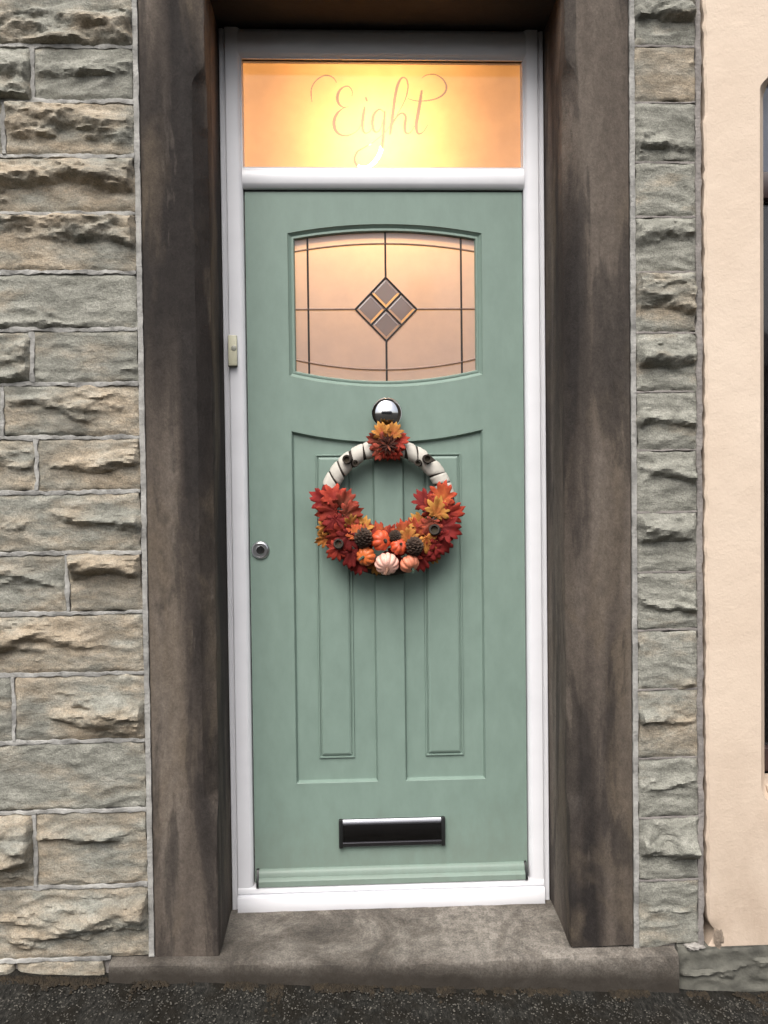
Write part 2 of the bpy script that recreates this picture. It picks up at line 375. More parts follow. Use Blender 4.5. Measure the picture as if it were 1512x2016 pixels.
MAT['p_red'] = simple('red_orange_gourd', (0.58, 0.085, 0.03), 0.45, var=0.2, vs=30)
MAT['p_pink'] = simple('pale_pink_gourd', (0.80, 0.45, 0.36), 0.5, var=0.16, vs=40)
MAT['p_salmon'] = simple('salmon_gourd', (0.62, 0.21, 0.12), 0.5, var=0.16, vs=40)
MAT['stalk'] = simple('green_stalk', (0.035, 0.06, 0.04), 0.7, var=0.3, vs=60)
MAT['stalk_brown'] = simple('brown_stalk', (0.16, 0.08, 0.05), 0.8, var=0.3, vs=60)

# ------------------------------------------------------------------ pavement
WY = -0.226                                  # face of the dressed stone and of the wall joints
def gz(x, y=0): return -0.002 - 0.056*max(min(x, 6), -6) + 0.02*min(y+0.26, 0)
def ground():
    xs = sorted(set([-300, -60, -20, -8] + [round(-6+0.5*i, 3) for i in range(0, 10)] + [round(-1.4+0.02*i, 3) for i in range(0, 141)] + [round(1.5+0.5*i, 3) for i in range(0, 10)] + [8, 20, 60, 300]))
    ys = sorted(set([-300, -60, -20, -8, -4, -2, -1.2, -0.9] + [round(-0.8+0.02*i, 3) for i in range(0, 32)] + [-0.1, 0.1, 6]))
    v = [(x, y, gz(x, y) + (0.006*fbm(x*6, y*6, 1.3, 3) if -1.5 < x < 1.6 and y > -0.85 else 0)) for y in ys for x in xs]
    n = len(xs); f = [(j*n+i, j*n+i+1, (j+1)*n+i+1, (j+1)*n+i) for j in range(len(ys)-1) for i in range(n-1)]
    mesh_obj('pavement', v, f, MAT['asphalt'], smooth=True, origin=(0, 0, 0), kind='structure')
ground()

# ------------------------------------------------------------------ rock-faced stones
def stone(x0, x1, z0, z1, parent, mat, seed, bulge=0.040, cell=0.0044, name='stone', Y=WY):
    rnd = random.Random(seed); wd, ht = x1-x0, z1-z0
    nx = max(8, int(wd/cell)); nz = max(8, int(ht/cell))
    planes = []
    for k in range(rnd.randint(5, 8)):
        planes.append((rnd.uniform(0, wd), rnd.uniform(0.1, 0.9)*ht, rnd.uniform(0.55, 1.0)*bulge, rnd.uniform(-0.18, 0.18), rnd.choice((-1, -1, -1, 1, 1))*rnd.uniform(0.08, 0.75)))
    rid = rnd.uniform(0.30, 0.62)*ht
    scoops = [(rnd.uniform(0, wd), rnd.uniform(0.02, 0.55)*ht, rnd.uniform(0.04, 0.13), rnd.uniform(0.18, 0.42)*ht, rnd.uniform(0.006, 0.016)) for k in range(rnd.randint(2, 3+int(wd*6)))]
    s1, s2 = rnd.uniform(0, 90), rnd.uniform(0, 90)
    v = []
    for j in range(nz+1):
        for i in range(nx+1):
            u, q = wd*i/nx, ht*j/nz
            wu = u + 0.022*noise.noise(Vector((u*9, q*14, s1))); wq = q + 0.014*noise.noise(Vector((u*9, q*12, s2)))
            h = min(b+(wu-a)*su+(wq-c)*sv for a, c, b, su, sv in planes)
            rl = rid + 0.28*ht*noise.noise(Vector((u*5.5, s2, 0.3)))*1.3
            h += 0.012*(1-sstep(-0.014, 0.014, wq-rl))*-1 + 0.010*math.exp(-((wq-rl-0.012)/0.026)**2)
            for a, c, ru, rv, dp in scoops:
                e = ((wu-a)/ru)**2+((wq-c)/rv)**2
                if e < 1: h -= dp*math.sqrt(1-e)*0.9
            rg = 1-abs(noise.noise(Vector((wu*13, wq*30, s1+5))))*2
            rg2 = 1-abs(noise.noise(Vector((wu*26, wq*62, s2+9))))*2
            h += 0.006*rg + 0.0042*rg2 + 0.0085*fbm(u*16, q*38, s2, 5) + 0.0022*(1-2*abs(noise.noise(Vector((u*70, q*120, s1)))))
            d = min(u, wd-u, q, ht-q) + 0.006*fbm(u*30, q*30, s1, 2)
            h = sstep(-0.002, 0.012, d)*max(h, 0.003+0.004*rg)
            ex = 0.005*fbm(q*22, s1, 1, 3) if i in (0, nx) else 0
            ez = 0.0075*fbm(u*15, s2, 2, 3) if j in (0, nz) else 0
            v.append((x0+u+ex, Y+0.002-h, z0+q+ez))
    n = nx+1; f = [(j*n+i, j*n+i+1, (j+1)*n+i+1, (j+1)*n+i) for j in range(nz) for i in range(nx)]
    # a rim going back into the joint so the stone has thickness
    rim = [i for i in range(n)] + [j*n+nx for j in range(1, nz+1)] + [nz*n+i for i in range(nx-1, -1, -1)] + [j*n for j in range(nz-1, 0, -1)]
    b = len(v)
    for k in rim: p = v[k]; v.append((p[0], Y+0.05, p[2]))
    m = len(rim); f += [(rim[(k+1) % m], rim[k], b+k, b+(k+1) % m) for k in range(m)]
    f.append(tuple(range(b, b+m)))
    return mesh_obj(name, v, f, mat, parent, smooth='auto', fix=False)
def ribbon(name, pts, hw, parent, mat, proud=0.005, Y=WY, seed=0, va=0.9):
    """raised strap of mortar along 2D points (x,z) in the wall plane"""
    rings = []
    for i, p in enumerate(pts):
        a = Vector(pts[max(i-1, 0)]); c = Vector(pts[min(i+1, len(pts)-1)]); t = (c-a).normalized(); nn = Vector((-t.y, t.x))
        w1 = hw*(1+va*fbm(p[0]*34, p[1]*34, seed+.1, 3)); w2 = hw*(1+va*fbm(p[0]*34, p[1]*34, seed+7.7, 3))
        pr = proud*(0.75+0.9*fbm(p[0]*12, p[1]*12, seed+3.3, 3))
        p = Vector(p); ring = []
        for s, dpt in ((w1, 0.012), (w1, -pr*0.6), (w1*0.82, -pr), (-w2*0.75, -pr*1.15), (-w2, -pr*0.9), (-w2, 0.012)):
            q = p+nn*s; ring.append((q.x, Y+dpt, q.y))
        rings.append(ring)
    v, f = loft(rings, True, True)
    return mesh_obj(name, v, f, mat, parent, smooth='auto')
def line(p, q, step=0.006, wob=0.0015, seed=0):
    n = max(2, int((Vector(q)-Vector(p)).length/step)); out = []
    for i in range(n+1):
        t = i/n; o = wob*noise.noise(Vector((t*n*step*14, seed, 0.5)))
        dx, dz = q[0]-p[0], q[1]-p[1]; L = math.hypot(dx, dz)
        out.append((p[0]+dx*t-dz/L*o, p[1]+dz*t+dx/L*o))
    return out

XL = -0.651                                   # right end of the left wall
wl = empty('stone_wall', (-1.2, WY, 0), 'coursed rock-faced sandstone wall left of the door', 'wall')
box('backing', -1.95, -0.637, WY+0.010, 0.10, -0.06, 3.05, MAT['mortar_dirty'], wl, bevel=0)
LY = [-135, -25, 91, 200, 308, 420, 536, 649, 756, 861, 969, 1089, 1207, 1327, 1460, 1597, 1746, 1888]
LJ = {2: 64, 3: 8, 7: 63, 8: 5, 9: 72, 11: 133, 13: 27, 15: 70}
LZ = [P(130, y, WY)[1] for y in LY]
rr = random.Random(5)
HWJ = 0.0052
for k in range(len(LZ)-1):
    zt, zb = LZ[k], LZ[k+1]
    first = P(LJ[k], (LY[k]+LY[k+1])/2, WY)[0] if k in LJ else XL-rr.uniform(0.46, 0.62)
    xs = [XL, first]
    while xs[-1] > -1.75: xs.append(xs[-1]-rr.uniform(0.26, 0.52))
    xs[-1] = -1.95
    for i in range(len(xs)-1):
        hi = HWJ-0.0015; lo = HWJ-0.0015
        stone(xs[i+1]+lo, xs[i]-(0 if i == 0 else hi), zb+lo, zt-hi, wl, MAT['stone'], 100+k*17+i, cell=0.0046 if xs[i] > -1.0 else 0.012)
        if 0 < i:
            ribbon('mortar_joint', line((xs[i], zb+HWJ), (xs[i], zt-HWJ), seed=k), HWJ, wl, MAT['mortar'], 0.004, seed=k+i)
    ribbon('mortar_joint', line((-1.95, zt), (XL, zt), seed=k*3), HWJ, wl, MAT['mortar'], 0.0035, seed=k*1.7)
# lowest, low course running down to the pavement
xe = P(204, 1910, WY)[0]
for i, (a, b) in enumerate([(-1.95, -1.42), (-1.408, -1.0), (-0.99, xe)]):
    stone(a, b, gz((a+b)/2)-0.07, LZ[-1]-0.003, wl, MAT['stone'], 930+i, bulge=0.020, cell=0.005)
ribbon('mortar_joint', line((-1.95, LZ[-1]), (xe+0.02, LZ[-1]), seed=71), HWJ, wl, MAT['mortar'], 0.005, seed=41)
ribbon('edge_pointing', line((-0.6435, 0.085), (-0.6435, 3.0), seed=31, wob=0.0008), 0.0068, wl, MAT['mortar'], 0.0025, seed=12, va=0.22)

wr = empty('stone_wall', (0.73, WY, 0), 'narrow strip of grey rock-faced stone between doorway and cream house', 'wall')
XR0, XR1 = 0.651, 0.812
box('backing', 0.637, 0.828, WY+0.010, 0.10, -0.09, 3.05, MAT['mortar_dirty'], wr, bevel=0)
RY = [-140, -25, 91, 202, 320, 427, 536, 655, 771, 886, 1008, 1126, 1240, 1357, 1492, 1609, 1733, 1862]
RZ = [P(1305, y, WY)[1] for y in RY]
for k in range(len(RZ)-1):
    stone(XR0, XR1, RZ[k+1]+0.0014, RZ[k]-0.0014, wr, MAT['stone'] if k in (2, 4, 12, 13) else MAT['stone_grey'], 400+k*7, bulge=0.03, cell=0.0048)
    ribbon('mortar_joint', line((XR0, RZ[k]), (XR1, RZ[k]), seed=k*5), 0.0026, wr, MAT['mortar_dirty'], 0.0005, seed=k*2.3)
ribbon('edge_pointing', line((0.6435, 0.06), (0.6435, 3.0), seed=33, wob=0.0008), 0.0068, wr, MAT['mortar'], 0.0025, seed=15, va=0.22)
ribbon('edge_pointing', line((0.8185, 0.065), (0.8185, 3.0), seed=35, wob=0.002), 0.0075, wr, MAT['mortar_dirty'], 0.004, seed=19, va=0.4)
# blob of pale mortar squeezed out at the foot of the strip
bx, bz = P(1370, 1866, WY-0.02)
MAT['pale_mortar'] = simple('pale_mortar', (0.30, 0.28, 0.255), 0.95, bump=(120, 0.5, 0.003), var=0.25, vs=40)
def blob(bx, by, bz, rx, ry, rz, par, sd):
  bl = bmesh.new(); bmesh.ops.create_icosphere(bl, subdivisions=3, radius=1.0)
  vv = [Vector((bx, by, bz))+Vector((p.co.x*rx, p.co.y*ry, p.co.z*rz))*(1+0.5*fbm(p.co.x*2+sd, p.co.y*2, p.co.z*2, 4)) for p in bl.verts]
  ff = [tuple(q.index for q in fc.verts) for fc in bl.faces]; bl.free()
  mesh_obj('mortar_blob', vv, ff, MAT['pale_mortar'], par, smooth=True)
blob(bx, WY-0.012, bz, 0.024, 0.014, 0.007, wr, 1)

# ------------------------------------------------------------------ dressed stone surround and step
sur = empty('door_surround', (0, WY, 0.08), 'dark sooty dressed stone surround framing the green door', 'door surround')
ZJ0, ZJ1 = 0.072, 2.618
CH = 0.034
def jamb(side, xin, xout, zb0, zb1, zt0, zt1, seed):
    zs = [ZJ0+(ZJ1-ZJ0)*i/190 for i in range(191)]; rings = []
    for z in zs:
        c = CH*sstep(zb0, zb1, z)*(1-sstep(zt0, zt1, z)); c = max(c, 0.003)
        nz = lambda k, s=0.0016, fq=7: s*fbm(k*3.1+seed, z*fq, 0.7, 4)
        sg = 1 if xin > xout else -1
        pt = [(xout, 0.10), (xout, WY+0.004+nz(1)), (xout+sg*0.004, WY+nz(2))]
        W_ = (xin-sg*c)-(xout+sg*0.004)
        for t in (0.25, 0.5, 0.75): pt.append((xout+sg*0.004+W_*t, WY+nz(3+t, 0.0012)))
        pt += [(xin-sg*(c+0.0015+nz(5, .002, 20)), WY+nz(6)), (xin-sg*(c-0.0015+nz(7, .002, 20)), WY+0.002+nz(6)),
               (xin-sg*(0.0015+nz(8)), WY+c-0.0015+nz(9, .003, 16)), (xin+nz(8), WY+c+0.002+nz(9, .003, 16)), (xin+nz(8), -0.12), (xin, -0.02), (xin, 0.10)]
        rings.append([(a, b, z) for a, b in pt])
    v, f = loft(rings, True, True)
    return mesh_obj('jamb', v, f, MAT['jamb'], sur, smooth='auto')
jamb(-1, -0.4675, -0.636, P(410, 1620, WY)[1], P(405, 1570, WY)[1], P(400, 165, WY)[1], P(400, 120, WY)[1], 3)
jamb(1, 0.4655, 0.636, P(1120, 1612, WY)[1], P(1120, 1565, WY)[1], P(1120, 152, WY)[1], P(1120, 106, WY)[1], 9)
box('lintel', -0.66, 0.66, WY-0.002, 0.10, 2.6195, 3.0, MAT['blackish'], sur, bevel=0.006)
box('upper_course', -0.66, 0.66, WY+0.004, 0.10, 3.002, 3.05, MAT['jamb'], sur, bevel=0.004)

def step():
    e = empty('door_step', (0, -0.2, 0.0), 'worn brown-grey stone doorstep below the white threshold', 'step')
    x0, x1 = P(214, 1905, WY-0.03)[0], P(1336, 1905, WY-0.03)[0]
    nx = 150; v = []; sec = []
    def prof(x):
        zt = 0.0705-0.015*x; zb = gz(x)-0.04
        wr_ = 0.010*math.exp(-(x/0.30)**2)                    # tread worn hollow in the middle
        wob = lambda a: 0.0022*fbm(x*9, a, 2.2, 4)
        n = [(0.10, zb), (0.10, 0.081), (0.03, 0.081), (0.0, 0.088), (-0.03, 0.0885+wob(0)), (-0.10, 0.083-wr_*0.2+wob(1)), (-0.16, 0.077-wr_*0.5+wob(2)),
             (-0.205, zt+0.005-wr_*0.7+wob(3)), (-0.232, zt+0.003-wr_*.8+wob(4)), (-0.251+wob(7), zt+0.001-wr_*.9+wob(5)), (-0.2570+wob(7), zt-0.004-wr_+wob(6)), (-0.2585+wob(7), zt-0.014-wr_),
             (-0.259+wob(8)*1.5, zt-0.05), (-0.258+wob(9)*1.5, zb)]
        return [(x, a, b) for a, b in n]
    rings = [prof(x0+(x1-x0)*i/nx) for i in range(nx+1)]
    vv, f = loft(rings, True, True)
    mesh_obj('slab', vv, f, MAT['step'], e, smooth='auto')
    return e, x0, x1
st, SX0, SX1 = step()

# ------------------------------------------------------------------ neighbouring house
NX0 = 0.8325
nb = empty('neighbouring_house', (1.5, WY, 0), 'smooth cream painted house front at the right edge', 'house')
CX = P(1494, 700, WY)[0]
def cream_wall():
    # render skin: ragged left edge, chamfered window jamb with stops top and bottom
    zs = [0.066+(3.05-0.066)*i/260 for i in range(261)]
    zt0, zt1 = P(1500, 178, WY)[1], P(1500, 140, WY)[1]; zb0, zb1 = P(1500, 1600, WY)[1], P(1500, 1548, WY)[1]
    rings = []
    for z in zs:
        c = max(CX+0.034-CX, 0)*sstep(zb0, zb1, z)*(1-sstep(zt0, zt1, z)); c = max(c, 0.002)
        xi = CX+0.034
        if z < 0.40 or z > 2.45: xi = CX+0.034
        e = 0.0045*fbm(z*30, 3.3, 0, 6)
        hole = 0.022*math.exp(-((z-0.10)/0.028)**2)
        pr = WY-0.010
        rings.append([(NX0+e+hole*0.4, 0.0, z), (NX0+e+hole, pr+0.006+0.002*noise.noise(Vector((z*40, 1, 1))), z), (NX0+0.006+e+hole*1.3, pr+0.0005, z), (NX0+0.05, pr+0.001*fbm(z*4, 1, 1, 2), z),
                      (xi-c-0.001, pr, z), (xi-0.001, pr+c*1.5, z), (xi, pr+c*1.5+0.001, z), (xi, -0.02, z), (xi, 0.0, z)])
    v, f = loft(rings, True, True)
    mesh_obj('wall', v, f, MAT['cream'], nb, smooth='auto')
    box('wall', 2.02, 2.6, WY-0.010, 0.0, 0.0, 3.05, MAT['cream'], nb, bevel=0.004)
    box('wall', CX+0.0345, 2.0195, WY-0.010, 0.0, 2.52, 3.05, MAT['cream'], nb, bevel=0.004)
    box('wall', CX+0.0345, 2.0195, WY-0.0095, 0.0, 0.04, 0.40, MAT['cream'], nb, bevel=0.004)
    box('window_sill', CX+0.036, 2.018, WY-0.04, -0.09, 0.402, 0.48, MAT['cream'], nb, bevel=0.006)
    wn = box('window', CX+0.0355, CX+0.062, -0.085, -0.03, 0.482, 2.519, MAT['wood_dark'], nb)
    # window sash members and panes as sub-parts
    def sub(nm, *a, mat, bevel=0.003): return box(nm, *a, mat, wn, bevel=bevel)
    sub('frame', CX+0.0625, 2.018, -0.085, -0.03, 0.482, 0.55, mat=MAT['wood_dark'])
    sub('frame', CX+0.0625, 2.018, -0.085, -0.03, 2.46, 2.519, mat=MAT['wood_dark'])
    sub('frame', 1.96, 2.018, -0.085, -0.03, 0.551, 2.459, mat=MAT['wood_dark'])
    zt = P(1505, 345, -0.06)[1]
    sub('transom', CX+0.0625, 1.959, -0.088, -0.03, zt-0.075, zt, mat=MAT['wood_dark'])
    sub('pane', CX+0.0626, 1.9595, -0.058, -0.052, 0.551, zt-0.0755, mat=MAT['clear'], bevel=0)
    sub('pane', CX+0.0626, 1.9595, -0.058, -0.052, zt+0.0005, 2.4595, mat=MAT['clear'], bevel=0)
    sub('sky_reflection_sheet', CX+0.064, 1.958, -0.028, -0.020, zt-0.02, 2.458, mat=MAT['sky_reflection_sheet'], bevel=0)  # added sheet, coloured to imitate sky reflected in the upper pane
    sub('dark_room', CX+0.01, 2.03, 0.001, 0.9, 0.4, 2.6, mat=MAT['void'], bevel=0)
cream_wall()
# bare chipped patch at the foot of the render
bm_ = []
hx, hz = P(1412, 1842, WY)
def patch():
    v = [(hx, WY-0.013, hz)]; n = 26; f = []
    for k, q in enumerate((0.35, 0.7, 1.0)):
        for i in range(n):
            a = i*math.tau/n; r_ = q*(1+0.45*fbm(math.cos(a)*1.7, math.sin(a)*1.7, 5.5, 3))
            v.append((hx+0.016*r_*math.cos(a), WY-0.0095-(0.0035*(1-q)+0.0035*abs(fbm(i*0.9, k*1.3, 2, 2))), hz-0.008+0.026*r_*math.sin(a)*(1.25 if math.sin(a) > 0 else 0.8)))
    for i in range(n):
        j = (i+1) % n; f.append((0, 1+i, 1+j))
        for k in range(2): f.append((1+k*n+i, 1+(k+1)*n+i, 1+(k+1)*n+j, 1+k*n+j))
    mesh_obj('chipped_patch', v, f, MAT['plastered'], nb, smooth=True)
patch()
MAT['plinth'] = simple('dark_plinth_stone', (0.105, 0.102, 0.085), 0.92, bump=(45, 0.7, 0.006), var=0.5, vs=14)
for i, (a, b_) in enumerate(((SX1+0.006, 1.30), (1.308, 1.90), (1.908, 2.6))):
    stone(a, b_, gz((a+b_)/2)-0.06, 0.0655, nb, MAT['plinth'], 1303+i, bulge=0.030, cell=0.0050, name='plinth_stone', Y=-0.237)
box('plinth_bed', SX1+0.006, 2.6, -0.2365, -0.02, -0.12, 0.0650, MAT['plinth'], nb, bevel=0)

# ------------------------------------------------------------------ white door frame with fanlight
fr = empty('door_frame', (0, 0.03, 0.082), 'white plastic door frame with amber-lit fanlight reading Eight', 'door frame')
FL, FR, FB, FT = -0.4657, 0.463, -0.0083+ZO, 2.5273+ZO
LXL, LXR, LT, LB = -0.400, 0.400, 2.0709+ZO, 0.0674+ZO
GTL, GTR, GBL, GBR = P(474, 110, 0), P(1029, 124, 0), P(478, 326, 0), P(1029, 332, 0)
GX0, GX1 = (GTL[0]+GBL[0])/2, (GTR[0]+GBR[0])/2; GZ1, GZ0 = (GTL[1]+GTR[1])/2, (GBL[1]+GBR[1])/2
def stile_prof(a, b):
    s = 1 if b > a else -1
    return [(a, 0.07), (a, 0.002), (a+s*0.002, 0.0), (a+s*0.011, 0.0), (a+s*0.012, 0.003), (a+s*0.0155, 0.003), (a+s*0.017, -0.005), (a+s*0.019, -0.007), (b-s*0.013, -0.007), (b-s*0.008, -0.005), (b-s*0.001, 0.003), (b, 0.006), (b, 0.07)]
extrude('stile', stile_prof(FL, LXL-0.0035), 'z', FB, FT-0.002, MAT['upvc'], fr)
extrude('stile', stile_prof(FR, LXR+0.0035), 'z', FB, FT-0.002, MAT['upvc'], fr)
SXL, SXR = LXL-0.004, LXR+0.004
def hprof(z0, z1, d=0.0):
  d += 0.003
  return [(0.07, z0), (0.006, z0), (0.002, z0+0.002), (-0.005+d, z0+0.011), (-0.0075+d, z0+0.015), (-0.0075+d, z1-0.015), (-0.005+d, z1-0.011), (0.002, z1-0.002), (0.006, z1), (0.07, z1)]
extrude('head', hprof(GZ1, FT, -0.001), 'x', FL+0.018, FR-0.018, MAT['upvc'], fr)
extrude('transom', hprof(LT+0.004, GZ0, -0.001), 'x', SXL-0.0005, SXR+0.0005, MAT['upvc'], fr)
tz = P(770, 1758, -0.02)[1]
extrude('threshold', [(0.07, FB), (-0.019, FB), (-0.021, FB+0.003), (-0.020, tz-0.006), (-0.018, tz-0.002), (-0.006, tz), (-0.006, tz+0.004), (-0.011, tz+0.006), (-0.010, LB-0.008), (-0.007, LB-0.004), (0.07, LB-0.004)], 'x', FL+0.0185, FR-0.0185, MAT['upvc'], fr)
box('gasket', LXL-0.003, LXR+0.003, 0.012, 0.06, LT+0.0005, LT+0.0038, MAT['rubber'], fr, bevel=0)
# fanlight: glazing bead, frosted pane with the clear lettering left open in the frosting
gp = [(SXL-0.002, GZ0-0.004), (SXR+0.002, GZ0-0.004), (SXR+0.002, GZ1+0.004), (SXL-0.002, GZ1+0.004)]
fi = max(GX0-(SXL-0.002), 0.004)
ringed('glazing_bead', gp, [(0, -0.002), (0.004, -0.003), (fi, 0.012), (fi+0.002, 0.018), (fi+0.002, 0.026)], 0.004, MAT['upvc'], fr, cap=False)
PX0, PX1, PZ0, PZ1 = GX0-0.004, GX1+0.004, GZ0-0.003, GZ1+0.003
PY = 0.024
K = 2.2235
strokes = [  # (zoomed x, y, half width) traced from the etched script
    [(432, 445, 1.5), (428, 415, 2.5), (432, 380, 3), (455, 348, 3.5), (490, 330, 4), (522, 338, 3), (540, 362, 1.5)],
    [(607, 420, 2.5), (607, 396, 3), (590, 378, 3), (566, 384, 4), (548, 405, 7), (543, 432, 8), (552, 458, 6), (572, 470, 3), (592, 466, 2), (565, 476, 3), (540, 500, 7), (528, 535, 9), (536, 572, 8), (562, 592, 5), (600, 590, 3), (640, 560, 2), (655, 500, 2)],
    [(662, 470, 5), (656, 505, 8), (652, 545, 8), (660, 580, 5), (682, 578, 2.5), (700, 552, 2)],
    [(668, 428, 6), (672, 440, 6)],
    [(748, 492, 3), (728, 478, 4), (704, 500, 7), (696, 540, 8), (706, 576, 6), (728, 570, 3), (746, 520, 3), (750, 490, 5), (746, 560, 7), (740, 630, 8), (725, 680, 9), (700, 715, 8), (665, 734, 7), (632, 726, 7), (618, 700, 6), (630, 665, 5), (662, 645, 3), (710, 615, 2.5), (756, 575, 2)],
    [(756, 575, 2), (800, 510, 2), (838, 440, 3), (852, 385, 3.5), (846, 348, 3.5), (826, 340, 4), (808, 370, 7), (796, 420, 8), (788, 480, 8), (780, 540, 8), (774, 585, 6)],
    [(778, 560, 3), (800, 515, 4), (826, 495, 5), (842, 512, 7), (838, 550, 8), (842, 580, 6), (862, 580, 3), (885, 545, 2)],
    [(912, 398, 5), (906, 440, 8), (896, 500, 9), (888, 550, 8), (896, 584, 6), (918, 578, 3), (938, 548, 2)],
    [(852, 432, 2), (890, 442, 3), (940, 440, 3), (985, 428, 4), (1014, 405, 5), (1020, 375, 5), (1003, 345, 4), (970, 326, 3), (935, 328, 2.5), (912, 342, 1.5)]]
SEG = []
for s in strokes:
    c = catmull(s, 6)
    c3 = [(*P(420+a/K, b/K, PY), max(h*0.85, 1.2)/K/681) for a, b, h in c]
    SEG += list(zip(c3[:-1], c3[1:]))
def fan_pane():
    seg = np.array([[a[0], a[1], a[2], b[0], b[1], b[2]] for a, b in SEG])
    lx0, lx1, lz0, lz1 = seg[:, [0, 3]].min()-.008, seg[:, [0, 3]].max()+.008, seg[:, [1, 4]].min()-.008, seg[:, [1, 4]].max()+.008
    lz0 = max(lz0, PZ0+0.002)
    cell = 0.00125; nx = int((lx1-lx0)/cell); nz = int((lz1-lz0)/cell)
    gx = np.linspace(lx0, lx1, nx+1); gzv = np.linspace(lz0, lz1, nz+1)
    cx, cz = np.meshgrid((gx[:-1]+gx[1:])/2, (gzv[:-1]+gzv[1:])/2)
    D = np.full(cx.shape, 1.0)
    for a in seg:
        dx, dz = a[3]-a[0], a[4]-a[1]; L = dx*dx+dz*dz+1e-12
        t = np.clip(((cx-a[0])*dx+(cz-a[1])*dz)/L, 0, 1)
        D = np.minimum(D, np.hypot(cx-a[0]-t*dx, cz-a[1]-t*dz)-(a[2]+t*(a[5]-a[2])))
    ins = D < 0
    def grid(mask, y):
        ids = {}; v = []; f = []
        def vid(i, j):
            k = (i, j)
            if k not in ids: ids[k] = len(v); v.append((gx[i], y, gzv[j]))
            return ids[k]
        for j, i in zip(*np.nonzero(mask)): f.append((vid(i, j), vid(i+1, j), vid(i+1, j+1), vid(i, j+1)))
        return v, f
    v, f = grid(~ins, PY); nf = len(f)
    b = len(v); v += [(PX0, PY, PZ0), (PX1, PY, PZ0), (PX1, PY, PZ1), (PX0, PY, PZ1), (lx0, PY, PZ0), (lx1, PY, PZ0), (lx1, PY, PZ1), (lx0, PY, PZ1), (lx0, PY, lz0), (lx1, PY, lz0), (lx1, PY, lz1), (lx0, PY, lz1)]
    f += [(b, b+4, b+7, b+3), (b+5, b+1, b+2, b+6), (b+4, b+5, b+9, b+8), (b+11, b+10, b+6, b+7)]
    mi = [0]*len(f)
    c = len(v); v += [(PX0, PY+0.005, PZ0), (PX1, PY+0.005, PZ0), (PX1, PY+0.005, PZ1), (PX0, PY+0.005, PZ1)]
    for q in ((c, c+1, c+2, c+3), (b, b+1, c+1, c), (b+1, b+2, c+2, c+1), (b+2, b+3, c+3, c+2), (b+3, b, c, c+3)): f.append(q); mi.append(1)
    pane = mesh_obj('fanlight_pane', v, f, None, fr, mats=[MAT['frost'], MAT['clear_in']], mi=mi, fix=False, label='frosted fanlight pane glowing amber')
    v, f = grid(ins, PY)
    mesh_obj('lettering', v, f, MAT['letter'], pane, fix=False, label='clear script lettering reading Eight')
fan_pane()

# ------------------------------------------------------------------ hallway behind the glass and its lit lamp
hx0, hx1, hy0, hy1, hz0, hz1 = -0.62, 0.62, 0.1005, 3.2, 0.06, 2.9
box('hall_floor', hx0, hx1, hy0, hy1, hz0-0.05, hz0, MAT['hall_floor'], bevel=0, kind='structure')
box('hall_ceiling', hx0, hx1, hy0, hy1, hz1, hz1+0.05, MAT['hall'], bevel=0, kind='structure')
box('hall_wall', hx0-0.05, hx0, hy0, hy1, hz0-0.05, hz1+0.05, MAT['hall'], bevel=0, kind='structure')
box('hall_wall', hx1, hx1+0.05, hy0, hy1, hz0-0.05, hz1+0.05, MAT['hall'], bevel=0, kind='structure')
box('hall_wall', hx0-0.05, hx1+0.05, hy1, hy1+0.05, hz0-0.05, hz1+0.05, MAT['hall'], bevel=0, kind='structure')
LYD = 0.225
lx, lz = P(738, 326, LYD)
lp = empty('hall_lamp', (lx, LYD, hz1), 'lit amber hall lamp glowing behind the fanlight glass', 'lamp')
v, f = lathe([(0.0, -0.055), (0.02, -0.05), (0.04, -0.034), (0.052, -0.008), (0.052, 0.014), (0.040, 0.036), (0.022, 0.05), (0.018, 0.06)], (lx, LYD, lz), (0, 0, 1), 24)
mesh_obj('globe', v, f, MAT['lamp'], lp, smooth=True)
v, f = lathe([(0.019, 0.0), (0.021, 0.004), (0.021, 0.035), (0.010, 0.05), (0.004, 0.052)], (lx, LYD, lz+0.0605), (0, 0, 1), 20)
mesh_obj('lamp_holder', v, f, MAT['satin'], lp, smooth='auto')
v, f = lathe([(0.003, 0.0), (0.003, hz1-0.03-(lz+0.1125))], (lx, LYD, lz+0.1125), (0, 0, 1), 8)
mesh_obj('cord', v, f, MAT['cap'], lp, smooth='auto')
v, f = lathe([(0.012, -0.029), (0.045, -0.020), (0.05, -0.0005)], (lx, LYD, hz1), (0, 0, 1), 24)
mesh_obj('ceiling_rose', v, f, MAT['upvc'], lp, smooth='auto')

# ------------------------------------------------------------------ the door
DY = 0.012
dr = empty('front_door', (0, DY+0.02, LB), 'sage green panelled front door with arched leaded glass', 'door')
D = lambda px, py: P(px, py, DY)
gl_x0 = (D(564, 456)[0]+D(571, 739)[0])/2; gl_x1 = (D(949, 462)[0]+D(950, 739)[0])/2
gl_zt = (D(564, 456)[1]+D(949, 462)[1])/2; gl_zb = (D(571, 739)[1]+D(950, 739)[1])/2
gl_mt, gl_mb = D(757, 441)[1], D(762, 762)[1]
glz = arc((gl_x0, gl_zb), (gl_x1, gl_zb), gl_mb, 16) + arc((gl_x1, gl_zt), (gl_x0, gl_zt), gl_mt, 16)
pz_b = (D(582, 1541)[1]+D(957, 1536)[1])/2; pz_t = (D(575, 847)[1]+D(950, 847)[1])/2; pz_m = D(762, 870)[1]
pxl0, pxl1 = (D(575, 850)[0]+D(582, 1535)[0])/2, (D(737, 1000)[0]+D(746, 1530)[0])/2
pxr0, pxr1 = (D(793, 1000)[0]+D(798, 1530)[0])/2, (D(950, 850)[0]+D(957, 1535)[0])/2
top = arc((pxl0, pz_t), (pxr1, pz_t), pz_m, 40)
